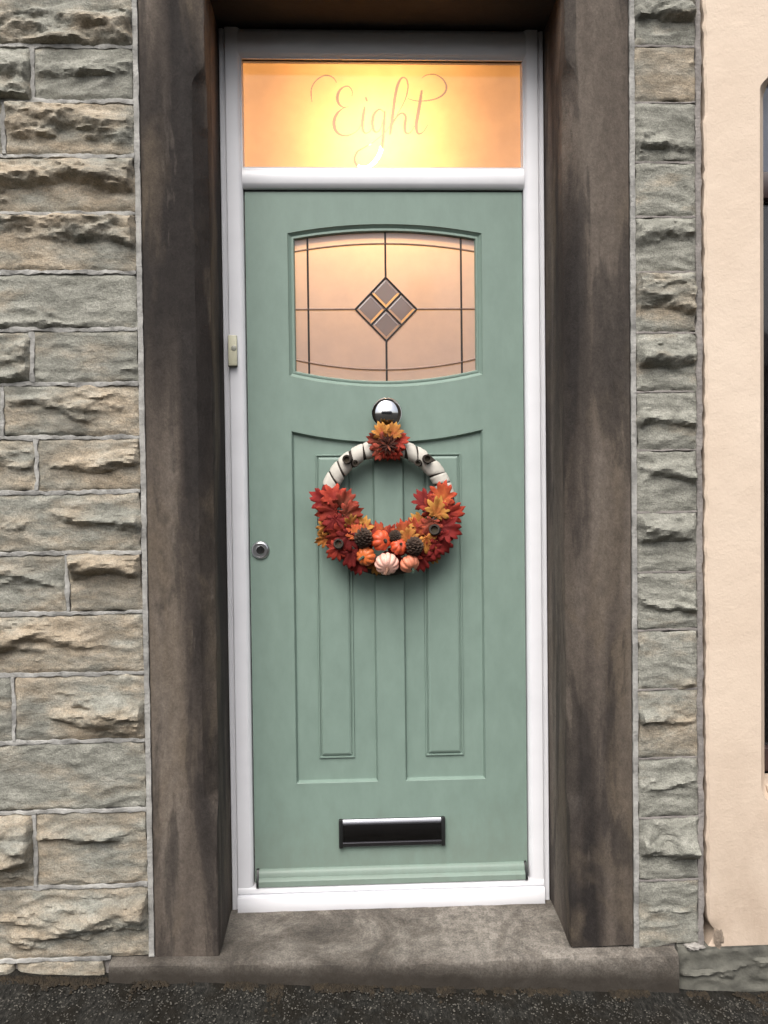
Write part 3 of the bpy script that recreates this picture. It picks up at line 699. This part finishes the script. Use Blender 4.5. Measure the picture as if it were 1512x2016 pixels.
def topz(x):
    t = (x-pxl0)/(pxr1-pxl0); return pz_t+(pz_m-pz_t)*4*t*(1-t)
def panel_poly(a, b): return [(a, pz_b), (b, pz_b)] + [(b+(a-b)*i/10, topz(b+(a-b)*i/10)) for i in range(11)]
pL, pR = panel_poly(pxl0, pxl1), panel_poly(pxr0, pxr1)
ZT, ZB = LT-0.0015, LB+0.002
outer = [(LXL, ZB), (LXR, ZB), (LXR, ZT), (LXL, ZT)]
def slab():
    loops = [outer, glz, pL, pR]
    tri = tessellate_polygon([[Vector((a, b, 0)) for a, b in l] for l in loops])
    flat = [p for l in loops for p in l]
    v = [(a, DY, b) for a, b in flat]; f = [tuple(t) for t in tri]
    b0 = len(v); v += [(a, DY+0.044, b) for a, b in flat]
    k = 0
    for l in loops:
        n = len(l)
        for i in range(n): f.append((k+i, k+(i+1) % n, b0+k+(i+1) % n, b0+k+i))
        k += n
    back = tessellate_polygon([[Vector((a, b, 0)) for a, b in l] for l in loops[:2]])
    f += [tuple(b0+i for i in t) for t in back]
    return mesh_obj('door_leaf', v, f, MAT['door'], dr)
slab()
gm = ringed('glazing_moulding', inset(glz, 0.0003), [(0, 0.0), (0.003, 0.0035), (0.009, 0.0085), (0.0125, 0.0070), (0.016, 0.0068), (0.0185, 0.0105), (0.0195, 0.016), (0.0195, 0.030)], DY, MAT['door'], dr, cap=False)
for poly, ia in ((pL, ((617, 896), (631, 1493), (690, 1000), (700, 1490))), (pR, ((835, 1150), (839, 1488), (905, 893), (916, 1488)))):
    pn = ringed('panel', inset(poly, 0.0003), [(0, 0.0), (0.001, 0.0008), (0.0052, 0.0115), (0.0072, 0.0120)], DY, MAT['door'], dr)
    xa = (D(*ia[0])[0]+D(*ia[1])[0])/2; xb = (D(*ia[2])[0]+D(*ia[3])[0])/2+0.001
    za, zb = D(650, 894)[1], D(665, 1494)[1]
    ringed('raised_field', [(xa, zb), (xb, zb), (xb, za), (xa, za)], [(0, 0.0118), (0.0013, 0.0066), (0.0044, 0.0066), (0.0056, 0.0118), (0.0088, 0.0118), (0.0100, 0.0066), (0.0145, 0.0046), (0.0160, 0.0042)], DY, MAT['door'], pn)
# glass: frosted sheet with a diamond of four bevelled pieces
GYD = DY+0.017
gin = inset(glz, 0.0190)
dT, dR_, dB, dL = D(759, 543), D(821, 603), D(761.5, 669), D(699.5, 603)
dcx = (dT[0]+dB[0]+dR_[0]+dL[0])/4; dcz = (dT[1]+dB[1])/2; drx = (dR_[0]-dL[0])/2; drz = (dT[1]-dB[1])/2
dia = [(dcx, dcz-drz), (dcx+drx, dcz), (dcx, dcz+drz), (dcx-drx, dcz)]
def door_glass():
    loops = [gin, dia]; flat = [p for l in loops for p in l]
    tri = tessellate_polygon([[Vector((a, b, 0)) for a, b in l] for l in loops])
    v = [(a, GYD, b) for a, b in flat]; f = [tuple(t) for t in tri]; mi = [0]*len(f); n0 = len(v)
    v += [(a, GYD+0.005, b) for a, b in flat]; f += [tuple(n0+i for i in t) for t in tri]; mi += [1]*len(tri)
    return mesh_obj('glass_pane', v, f, None, dr, mats=[MAT['door_frost'], MAT['clear_in']], mi=mi, fix=False, label='frosted leaded pane lit warm from behind')
gpn = door_glass()
m4 = lambda a, b: ((a[0]+b[0])/2, (a[1]+b[1])/2)
cc = (dcx, dcz)
B0, R0_, T0, L0_ = dia
quads = [[m4(T0, L0_), cc, m4(T0, R0_), T0], [L0_, m4(L0_, B0), cc, m4(T0, L0_)], [cc, m4(B0, R0_), R0_, m4(T0, R0_)], [m4(L0_, B0), B0, m4(B0, R0_), cc]]
MAT['bevel_edge'] = frosted('bevel_edge_glass', (0.50, 0.42, 0.34), 0.3)
MAT['bevel_glint'] = frosted('painted_glint_glass', (0.80, 0.72, 0.62), 0.1)  # lower facets coloured brighter to imitate glints of the hall lamp
for q, br_ in zip(quads, ((4, 5), (5,), (5,), ())):
    q2 = inset(q, 0.0008)
    rs = [[(a, GYD+0.003, b) for a, b in q2], [(a, GYD+0.001, b) for a, b in q2], [(a, GYD-0.002, b) for a, b in inset(q2, 0.0075)]]
    v, f = loft(rs, True, False)
    mesh_obj('glass_bevel', v, f, None, gpn, mats=[MAT['bevel_edge'], MAT['bevel_glass'], MAT['bevel_glint']], mi=[2 if k in br_ else 0 for k in range(8)]+[1], fix=True)
def came(pts, w_, mat, y=GYD):
    rings = []
    for i, p in enumerate(pts):
        a = Vector(pts[max(i-1, 0)]); c = Vector(pts[min(i+1, len(pts)-1)]); t = (c-a).normalized(); n = Vector((-t.y, t.x)); p = Vector(p)
        rings.append([(p.x+n.x*s, y+d, p.y+n.y*s) for s, d in ((w_, -0.0003), (w_*0.8, -0.002), (0, -0.0030), (-w_*0.8, -0.002), (-w_, -0.0003))])
    v, f = loft(rings, True, True)
    return mesh_obj('lead_came', v, f, mat, gpn, smooth='auto')
gx0, gx1 = min(p[0] for p in gin), max(p[0] for p in gin)
def gtop(x, edge=0.0):
    t = (x-gl_x0)/(gl_x1-gl_x0); return gl_zt+(gl_mt-gl_zt)*4*t*(1-t)-0.0195
def gbot(x):
    t = (x-gl_x0)/(gl_x1-gl_x0); return gl_zb+(gl_mb-gl_zb)*4*t*(1-t)+0.0195
xv1 = (D(604, 500)[0]+D(609, 720)[0])/2; xv2 = (D(908.5, 500)[0]+D(911, 720)[0])/2; xc = dcx
hw = 0.0029
for x in (xv1, xv2): came([(x, gbot(x)), (x, gtop(x))], hw, MAT['lead'], GYD-0.0004)
came([(xc, dcz+drz), (xc, gtop(xc))], hw, MAT['lead'], GYD-0.0004); came([(xc, gbot(xc)), (xc, dcz-drz)], hw, MAT['lead'], GYD-0.0004)
came([(gx0, dcz), (dcx-drx, dcz)], hw, MAT['lead_sky_lit']); came([(dcx+drx, dcz), (gx1, dcz)], hw, MAT['lead_sky_lit'])
off_t = D(757, 462)[1]-D(757, 484)[1]; off_b = D(761, 723)[1]-D(761, 746)[1]
came([(gx0+(gx1-gx0)*i/24, gtop(gx0+(gx1-gx0)*i/24)-off_t) for i in range(25)], hw, MAT['lead_sky_lit'])
came([(gx0+(gx1-gx0)*i/24, gbot(gx0+(gx1-gx0)*i/24)+off_b) for i in range(25)], hw*1.1, MAT['lead_sky_lit'])
for a, b in ((B0, R0_), (R0_, T0), (T0, L0_), (L0_, B0), (m4(T0, L0_), m4(B0, R0_)), (m4(T0, R0_), m4(L0_, B0))): came([a, b], hw*0.85, MAT['lead'], GYD-0.001)
# centre knob
kx, kz = P(762, 812, -0.045)
kn = None
v, f = lathe([(0.031, 0.0), (0.031, 0.004), (0.027, 0.008), (0.017, 0.011), (0.013, 0.020), (0.014, 0.026), (0.020, 0.030)] , (kx, DY-0.0002, kz), (0, -1, 0), 40)
rose = None
R_ = 0.0405
RS = 0.0445/math.sin(rad(50))                 # flattened dome: front of a larger sphere with a rolled edge
pr = [(0.016, 0.022), (0.030, 0.027), (0.0412, 0.033), (0.0442, 0.038)] + [(RS*math.sin(a), 0.040-RS*math.cos(rad(50))+RS*math.cos(a)) for a in [rad(50)*(1-i/16) for i in range(17)]]
v2, f2 = lathe(pr, (kx, DY, kz), (0, -1, 0), 48)
kn = mesh_obj('door_knob', v2, f2, MAT['chrome'], dr, smooth=True, label='round polished chrome centre knob')
mesh_obj('rosette', v, f, MAT['chrome'], kn, smooth='auto')
# lock cylinder
kx2, kz2 = D(513, 1083)
v, f = lathe([(0.0262, 0.0), (0.0262, 0.003), (0.0245, 0.006), (0.0205, 0.008), (0.0195, 0.0065), (0.0, 0.0065)], (kx2, DY-0.0002, kz2), (0, -1, 0), 36)
lk = mesh_obj('lock', v, f, MAT['satin'], dr, smooth='auto')
v, f = lathe([(0.0125, 0.0), (0.0125, 0.0025), (0.0115, 0.0035), (0.0, 0.0035)], (kx2, DY-0.0068, kz2), (0, -1, 0), 28)
mesh_obj('cylinder', v, f, MAT['chrome'], lk, smooth='auto')
box('keyhole', kx2-0.0014, kx2+0.0014, DY-0.0112, DY-0.0102, kz2-0.007, kz2+0.007, MAT['cap'], lk, bevel=0)
# letterbox
lx0, lzt = D(667, 1610); lx1, lzb = D(876, 1662); lzt = (lzt+D(876, 1608)[1])/2; lzb = (lzb+D(667, 1665)[1])/2
lb = extrude('letterbox', [(DY-0.0003, lzb+0.001), (DY-0.010, lzb+0.001), (DY-0.012, lzb+0.003), (DY-0.0125, lzb+0.013), (DY-0.006, lzb+0.014), (DY-0.005, lzt-0.016), (DY-0.0135, lzt-0.015), (DY-0.0125, lzt-0.008), (DY-0.008, lzt-0.001), (DY-0.0003, lzt-0.001)], 'x', lx0+0.012, lx1-0.012, MAT['plate'], dr, label='chrome letterbox with black end caps')
fl_z0, fl_z1 = lzb+0.0142, lzt-0.0162
extrude('flap', [(DY-0.0055, fl_z0), (DY-0.0085, fl_z0), (DY-0.0105, (fl_z0+fl_z1)/2-0.006), (DY-0.0095, fl_z1-0.012), (DY-0.0075, fl_z1), (DY-0.0052, fl_z1)], 'x', lx0+0.0125, lx1-0.0125, MAT['smoke_chrome'], lb)
for a, b in ((lx0, lx0+0.0118), (lx1-0.0118, lx1)):
    box('end_cap', a, b, DY-0.016, DY-0.0003, lzb-0.001, lzt+0.001, MAT['cap'], lb, bevel=0.003)
# weather bar at the foot
wz0 = (D(508, 1738)[1]+D(1033, 1728)[1])/2; wz1 = (D(508, 1709)[1]+D(1033, 1697)[1])/2; wx0, wx1 = D(511, 1720)[0], D(1031, 1715)[0]
hgt = wz1-wz0
wb = extrude('weather_bar', [(DY-0.0003, wz0), (DY-0.022, wz0), (DY-0.026, wz0+0.003), (DY-0.025, wz0+hgt*0.38), (DY-0.019, wz0+hgt*0.50), (DY-0.015, wz0+hgt*0.54), (DY-0.013, wz0+hgt*0.80), (DY-0.008, wz0+hgt*0.95), (DY-0.0003, wz1)], 'x', wx0, wx1, MAT['door'], dr)
for a, b in ((wx0-0.007, wx0-0.0003), (wx1+0.0003, wx1+0.007)):
    extrude('end_cap', [(DY-0.0003, wz0-0.002), (DY-0.023, wz0-0.002), (DY-0.028, wz0+0.003), (DY-0.026, wz0+hgt*0.45), (DY-0.010, wz1+0.001), (DY-0.0003, wz1+0.002)], 'x', a, b, MAT['cap'], wb)

# ------------------------------------------------------------------ doorbell on the frame
bxx, bz0 = P(459, 722, -0.01); _, bz1 = P(459, 661, -0.01)
be = empty('doorbell', (bxx, -0.007, bz0), 'small cream plastic doorbell on the left frame upright', 'doorbell')
box('back_plate', bxx-0.0135, bxx+0.0125, -0.0125, -0.0073, bz0, bz1, MAT['bell_back'], be, bevel=0.001)
box('cover', bxx-0.0115, bxx+0.0135, -0.026, -0.0127, bz0+0.001, bz1-0.001, MAT['bell'], be, bevel=0.003)
v, f = lathe([(0.0075, 0.0), (0.0075, 0.001), (0.006, 0.0018), (0.0, 0.0022)], (bxx+0.005, -0.0261, (bz0+bz1)/2+0.006), (0, -1, 0), 20)
mesh_obj('button', v, f, simple('grey_button', (0.32, 0.32, 0.27), 0.4, var=0.1), be, smooth='auto')

# ------------------------------------------------------------------ autumn wreath hanging from the knob
WYC = DY-0.030
wx, wz = P(762, 1000, WYC); RW = 0.1735; RT = 0.0245
wre = empty('wreath', (wx, DY, wz-RW), 'autumn wreath of white wrapped ring, red leaves and mini pumpkins', 'wreath')
WP = lambda px, py, y: (lambda q: Vector((q[0], y, q[1])))(P(px, py, y))
def tor(th, ph, r=RT, R=RW): return (wx+(R+r*math.cos(ph))*math.cos(th), WYC-r*math.sin(ph)*0.95, wz+(R+r*math.cos(ph))*math.sin(th))
v, f = loft([[tor(th, k*math.tau/16, RT*0.90) for k in range(16)] for th in [i*math.tau/96 for i in range(96)]]+[[tor(0, k*math.tau/16, RT*0.90) for k in range(16)]], False)
mesh_obj('ring', v, f, MAT['twig'], wre, smooth=True)
def wrap_band(t0, t1, skew, rr_):
    rings = []
    for i in range(9):
        ring = []
        for k in range(21):
            ph = -0.35+(math.pi+0.7)*k/20; th = t0+(t1-t0)*i/8+skew*math.cos(ph)
            e = 0.93 if i in (0, 8) else 1.0+0.015*math.sin(i*2.1+k)
            ring.append(tor(th, ph, RT*rr_*e))
        rings.append(ring)
    n = 21; vv = [p for r in rings for p in r]
    ff = [(i*n+k, i*n+k+1, (i+1)*n+k+1, (i+1)*n+k) for i in range(8) for k in range(20)]
    mesh_obj('birch_wrap', vv, ff, MAT['birch'], wre, smooth=True)
for a, b, s in ((99, 111, -.02), (113.0, 124, -.05), (127, 138.5, -.06), (140.5, 150, -.07), (152, 163, -.08), (60, 71, .09), (48.5, 58.5, .08), (34, 46, -.05), (24, 32.5, -.03), (12, 22.5, -.02), (73, 84, .05)):
    wrap_band(rad(a), rad(b), s, 1.02)
LOBES = [(0, -0.50), (0.06, -0.34), (0.26, -0.48), (0.44, -0.44), (0.38, -0.24), (0.62, -0.26), (0.78, -0.12), (0.62, 0.02), (0.46, 0.05), (0.68, 0.20), (0.76, 0.40), (0.56, 0.42), (0.36, 0.32), (0.42, 0.60), (0.32, 0.78), (0.17, 0.64), (0.0, 0.96)]
def leaf(px, py, size_px, ang, col, y, tilt=0.0, yawt=0.0, seed=0, name='leaf', lob=LOBES, curl=0.16):
    rnd = random.Random(seed*7.13+px); s = size_px/690.0
    right = lob[:-1]; pts = right + [lob[-1]] + [(-a, b) for a, b in reversed(right[1:])]
    fine = []
    n = len(pts)
    for i in range(n):
        a, b = Vector(pts[i]), Vector(pts[(i+1) % n]); fine.append(a); fine.append((a+b)/2*(1+rnd.uniform(-0.05, 0.05)))
    verts = [Vector((0, -0.28, 0))]; rings = [0.45, 0.75, 1.0]; c0 = Vector((0, -0.10))
    for q in rings:
        for p in fine:
            o = c0+(p-c0)*q; h = curl*(o.x**2*0.7+max(o.y, 0)**2*0.9) - 0.22*abs(o.x) + 0.06*math.sin(5*o.x+seed)*q + 0.05*math.sin(7*o.y+2*seed)*q + 0.05*math.cos(9*math.atan2(o.x, o.y+0.3))*q
            verts.append(Vector((o.x, o.y, h)))
    n2 = len(fine); f = []
    for i in range(n2):
        j = (i+1) % n2; f.append((0, 1+i, 1+j))
        for k in range(2): f.append((1+k*n2+i, 1+(k+1)*n2+i, 1+(k+1)*n2+j, 1+k*n2+j))
    rot = Matrix.Rotation(rad(ang), 4, 'Y') @ Matrix.Rotation(tilt, 4, 'X') @ Matrix.Rotation(yawt, 4, 'Z')
    base = WP(px, py, y)
    out = []
    for p in verts:
        q = rot @ Vector((p.x*s, p.z*s*0.9, p.y*s)); out.append(base+q)
    o = mesh_obj(name, out, f, LEAF[col], wre, smooth='auto', fix=True, origin=base)
    md = o.modifiers.new('thickness', 'SOLIDIFY'); md.thickness = 0.0004
    return o
# (photo x, y, radius px, angle clockwise deg, colour, y of the leaf)
leaves = [
 (636, 984, 44, -60, 'dark', -0.040), (655, 978, 44, -8, 'red', -0.048), (676, 990, 42, 28, 'rust', -0.056), (650, 1008, 44, -100, 'red', -0.052), (640, 1038, 30, -150, 'yellow', -0.042),
 (660, 1030, 44, 170, 'dark', -0.060), (686, 1012, 40, 70, 'rust', -0.064), (668, 1056, 42, -120, 'red', -0.060), (692, 1034, 34, 50, 'yellow', -0.062), (712, 1040, 34, 20, 'yellow', -0.056),
 (684, 1060, 40, -160, 'dark', -0.066), (662, 1082, 34, -130, 'red', -0.058), (690, 1092, 38, 190, 'dark', -0.060), (706, 1108, 36, 200, 'dark', -0.052), (725, 1052, 34, 10, 'red', -0.060), (636, 1062, 26, -110, 'yellow', -0.034),
 (700, 1052, 32, 5, 'orange', -0.066),
 (746, 1052, 36, -12, 'orange', -0.054), (768, 1056, 34, 22, 'red', -0.050), (794, 1050, 38, -8, 'orange', -0.056), (786, 1066, 32, 40, 'yellow', -0.054),
 (838, 988, 42, -30, 'dark', -0.044), (872, 978, 46, 14, 'orange', -0.048), (888, 1010, 42, 70, 'red', -0.050), (854, 1004, 42, -15, 'red', -0.056), (862, 1006, 42, 20, 'yellow', -0.064), (880, 1040, 44, 110, 'dark', -0.054),
 (828, 1030, 34, -40, 'yellow', -0.048), (818, 1046, 40, -25, 'orange', -0.058), (850, 1034, 38, 200, 'rust', -0.068), (836, 1052, 40, 30, 'red', -0.062), (842, 1066, 36, 160, 'yellow', -0.068), (868, 1066, 42, 140, 'dark', -0.058), (852, 1090, 30, 150, 'yellow', -0.044),
 (828, 1098, 40, 165, 'dark', -0.056), (848, 1082, 36, 130, 'dark', -0.060), (742, 1112, 30, 185, 'yellow', -0.044), (812, 1088, 34, 60, 'red', -0.054), (806, 1058, 30, 12, 'yellow', -0.064), (722, 1082, 34, -90, 'dark', -0.050), (776, 1092, 34, 180, 'dark', -0.048),
 # leaves at the top, under the knob
 (744, 868, 34, -70, 'rust', -0.048), (782, 868, 36, 75, 'red', -0.048), (750, 886, 32, -150, 'rust', -0.050), (776, 886, 32, 150, 'red', -0.050), (763, 886, 30, 180, 'red', -0.054), (752, 852, 32, -20, 'yellow', -0.054), (774, 852, 32, 18, 'yellow', -0.056)]
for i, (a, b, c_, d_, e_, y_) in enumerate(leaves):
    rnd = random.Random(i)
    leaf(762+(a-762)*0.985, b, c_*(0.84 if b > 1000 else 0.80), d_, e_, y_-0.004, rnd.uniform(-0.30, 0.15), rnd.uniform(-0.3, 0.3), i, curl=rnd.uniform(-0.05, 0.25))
PET = [(0, -0.4), (0.12, -0.2), (0.2, 0.2), (0.14, 0.6), (0, 1.0)]
for k in range(13):
    a = k*360/13; q = rad(a)
    leaf(763+9*math.sin(q), 875-9*math.cos(q), 14, a, 'brown', -0.068-0.001*(k % 2), 0.15, 0, k, name='petal', lob=PET, curl=0.1)
for k in range(8):
    a = 20+k*45; q = rad(a)
    leaf(763+5*math.sin(q), 876-5*math.cos(q), 10, a, 'brown' if k % 3 else 'rust', -0.074, 0.5, 0, k+20, name='petal', lob=PET, curl=0.1)
def pumpkin(px, py, r_px, y, axis, ribs, mat, squash=0.8, stalk='stalk', name='mini_pumpkin', phase=0.0, lab=None):
    r = r_px/690; ax = Vector(axis).normalized(); a = ax.orthogonal().normalized(); b = ax.cross(a); c = WP(px, py, y); rings = []
    nu = ribs*6
    for j in range(17):
        t = math.pi*j/16; rings.append([])
        for k in range(nu):
            ph = math.tau*k/nu; rib = 0.80+0.20*abs(math.sin(ph*ribs/2+phase))**0.6
            rib = 1-(1-rib)*min(1, math.sin(t)*1.6+0.15)
            dip = 0.22*math.exp(-(t/0.5)**2)+0.18*math.exp(-((math.pi-t)/0.45)**2)
            rho = r*rib*max(math.sin(t), 0.02); h = r*squash*(math.cos(t)-(dip if t < 1.5 else -dip))
            rings[-1].append(c+ax*h+(a*math.cos(ph)+b*math.sin(ph))*rho)
    v, f = loft(rings, True, True)
    o = mesh_obj(name, v, f, mat, wre, smooth=True, label=lab)
    s0 = c+ax*r*squash*0.70
    pts = [s0, s0+ax*r*0.25, s0+ax*r*0.42+a*r*0.12, s0+ax*r*0.52+a*r*0.3]
    v, f = sweep(pts, [r*0.20, r*0.13, r*0.11, r*0.13], 8)
    mesh_obj('stalk', v, f, MAT[stalk], o, smooth='auto')
pumpkin(720.5, 1095, 19.5, -0.074, (-0.45, -0.9, -0.1), 9, MAT['p_orange'], 0.85, 'stalk', lab='orange mini pumpkin with its dark stalk facing out')
pumpkin(761.5, 1110, 24, -0.080, (0.0, -0.80, -0.55), 11, MAT['p_pink'], 0.78, 'stalk_brown', lab='pale pink ribbed mini pumpkin')
pumpkin(806, 1110, 20, -0.074, (0.45, -0.6, -0.75), 9, MAT['p_salmon'], 0.8, 'stalk', lab='salmon mini pumpkin tipped to the right')
pumpkin(750, 1064, 21, -0.076, (0.5, -0.85, 0.05), 8, MAT['p_red'], 0.85, 'twig', lab='red-orange mini pumpkin above the pale one')
pumpkin(785, 1076, 17, -0.080, (0.3, -0.9, 0.45), 8, MAT['p_red'], 0.9, 'twig', lab='small red-orange mini pumpkin')
def pine_cone(px, py, r_px, y, axis):
    r = r_px/690; ax = Vector(axis).normalized(); a = ax.orthogonal().normalized(); b = ax.cross(a); c = WP(px, py, y); v = []; f = []
    cv, cf = lathe([(0, -r*1.2), (r*0.55, -r*0.9), (r*0.75, -r*0.2), (r*0.55, r*0.6), (0.0, r*1.1)], c, ax, 14); v += cv; f += cf
    N = 70
    for k in range(N):
        t = (k+0.5)/N; h = -r*1.15+2.3*r*t; ph = k*2.39996; env = r*(1.02*math.sin(math.pi*min(max(0.08+0.86*t, 0), 1))**0.7)
        d = a*math.cos(ph)+b*math.sin(ph); s = (a*-math.sin(ph)+b*math.cos(ph)); base = c+ax*h
        p0 = base+d*env*0.45; tip = base+d*env*1.05+ax*r*0.28; wq = r*0.26*(0.5+math.sin(math.pi*t)*0.6)
        i = len(v); v += [p0-s*wq*0.6, p0+s*wq*0.6, tip+s*wq-ax*r*.05, tip-s*wq-ax*r*.05, tip+d*r*0.05+ax*r*0.08, p0+ax*r*0.10]
        f += [(i, i+1, i+2, i+3), (i+3, i+2, i+4), (i, i+3, i+4, i+5), (i+1, i+5, i+4, i+2)]
    mesh_obj('pine_cone', v, f, MAT['cone'], wre, fix=False)
pine_cone(715.5, 1063, 17, -0.082, (0.05, -0.45, 0.9)); pine_cone(816, 1079, 16.5, -0.082, (-0.1, -0.55, 0.8)); pine_cone(777, 1057, 11, -0.078, (0.2, -0.7, 0.6))
def twig(p0, p1, r_px):
    r = r_px/690; a = WP(*p0); b = WP(*p1); ax = (b-a)
    v, f = lathe([(r*0.9, 0), (r, ax.length*0.2), (r, ax.length*0.9), (r*0.92, ax.length), (r*0.66, ax.length*0.99), (r*0.6, ax.length*0.72), (0, ax.length*0.70)], a, ax, 16)
    n = len(f); mi = [0]*n
    for i in range(n-2-32, n): mi[i] = 1
    mesh_obj('twig_slice', v, f, None, wre, smooth='auto', mats=[MAT['twig'], MAT['twig_end']], mi=mi)
twig((687, 906, -0.026), (682, 904, -0.056), 9); twig((695, 914, -0.020), (700, 912, -0.044), 7)
twig((838, 904, -0.026), (842, 903, -0.058), 9); twig((828, 912, -0.020), (823, 911, -0.044), 7)
twig((668, 1073, -0.055), (666, 1070, -0.084), 10); twig((858, 1046, -0.055), (855, 1042, -0.086), 11)
# loop of twine from the ring up over the knob's neck
kpt = [(kx+0.0158*math.cos(a), DY-0.018, kz+0.0158*math.sin(a)) for a in [rad(-20)+rad(220)*i/12 for i in range(13)]]
v, f = sweep([(wx+0.006, WYC+0.006, wz+RW)]+kpt+[(wx-0.006, WYC+0.006, wz+RW)], 0.0016, 6)
mesh_obj('hanging_loop', v, f, MAT['twig'], wre, smooth=True)

# ------------------------------------------------------------------ moss and grit along the foot of the wall
def scatter(name, n, mat, size, span, dens, label, cat, seed):
    rnd = random.Random(seed); v = []; f = []
    for i in range(n):
        x, y = dens(rnd); z = gz(x, y)+0.002
        s = rnd.uniform(*size); yaw = rnd.uniform(0, math.tau); k = len(v)
        p = [(1, 0, 0), (0.2, 0.9, 0.1), (-0.8, 0.3, 0), (-0.3, -0.9, 0.05), (0.1, 0.05, 0.8*span), (0.05, -0.1, -0.5)]
        for a, b, c_ in p:
            a *= s*rnd.uniform(0.7, 1.2); b *= s*rnd.uniform(0.7, 1.2)
            v.append((x+a*math.cos(yaw)-b*math.sin(yaw), y+a*math.sin(yaw)+b*math.cos(yaw), z+c_*s*rnd.uniform(0.6, 1.3)))
        for a, b in ((0, 1), (1, 2), (2, 3), (3, 0)): f.append((k+a, k+b, k+4)); f.append((k+b, k+a, k+5))
    mesh_obj(name, v, f, mat, label=label, cat=cat, kind='stuff', fix=False)
def foot(x): return -0.262 if SX0 < x < SX1+0.01 else (-0.256 if x < SX0 else -0.262)
def d_moss(r):
    while True:
        x = r.uniform(-1.3, 1.25); dn = 0.12+1.9*fbm(x*9, 3, 1, 3)+ (0.5 if x < SX0 else 0)
        if r.random() < dn: break
    return x, foot(x)-abs(r.gauss(0, 0.010+0.045*max(0, fbm(x*11, 9, 1, 3))))+0.004
scatter('moss', 8000, MAT['moss'], (0.0020, 0.0065), 1.5, d_moss, 'brown moss growing along the foot of the wall and step', 'moss', 3)
scatter('grit', 3800, MAT['grit'], (0.0012, 0.0036), 1.0, lambda r: (r.uniform(-1.2, 1.2), -0.275-abs(r.gauss(0, 0.11))), 'loose pale grit scattered on the dark pavement', 'grit', 4)

# ------------------------------------------------------------------ terrace across the street (seen only in reflections)
def terrace():
    y0, y1, zg = -24.0, -32.0, -0.7
    t = empty('terraced_row', (0, y0, 0), 'row of dark stone terraced houses mirrored in the chrome knob', 'houses')
    wm = stone_mat('sooty_terrace_stone', -0.2); sl_ = simple('slate', (0.055, 0.058, 0.065), 0.6, var=0.3, vs=6); gm_ = MAT['clear']
    box('wall', -14, 14, y1, y0, zg-0.6, 5.2, simple('soot_dark_walling', (0.11, 0.10, 0.09), 0.9, var=0.35, vs=3), t, bevel=0.01)
    extrude('roof', [(y0+0.35, 5.15), (y0+0.35, 5.25), ((y0+y1)/2, 8.0), (y1-0.35, 5.25), (y1-0.35, 5.15)], 'x', -14.3, 14.3, sl_, t)
    for k in range(6):
        x = -12.5+k*5
        box('chimney', x-0.45, x+0.45, y0-4.6, y0-3.4, 7.0, 9.1, MAT['jamb'], t, bevel=0.02)
        for xx, z0, z1, ww in ((x+1.4, 0.6, 2.2, 0.6), (x+1.4, 3.2, 4.6, 0.55), (x+3.6, 3.2, 4.6, 0.55)):
            wn_ = box('window', xx-ww, xx+ww, y0+0.002, y0+0.06, z0, z1, MAT['upvc'], t, bevel=0.01)
            box('pane', xx-ww+0.08, xx+ww-0.08, y0+0.062, y0+0.07, z0+0.08, z1-0.08, MAT['cap'], wn_, bevel=0)
        box('door', x+3.1, x+4.0, y0+0.002, y0+0.07, zg, 2.1, MAT['wood_dark'], t, bevel=0.01)
terrace()
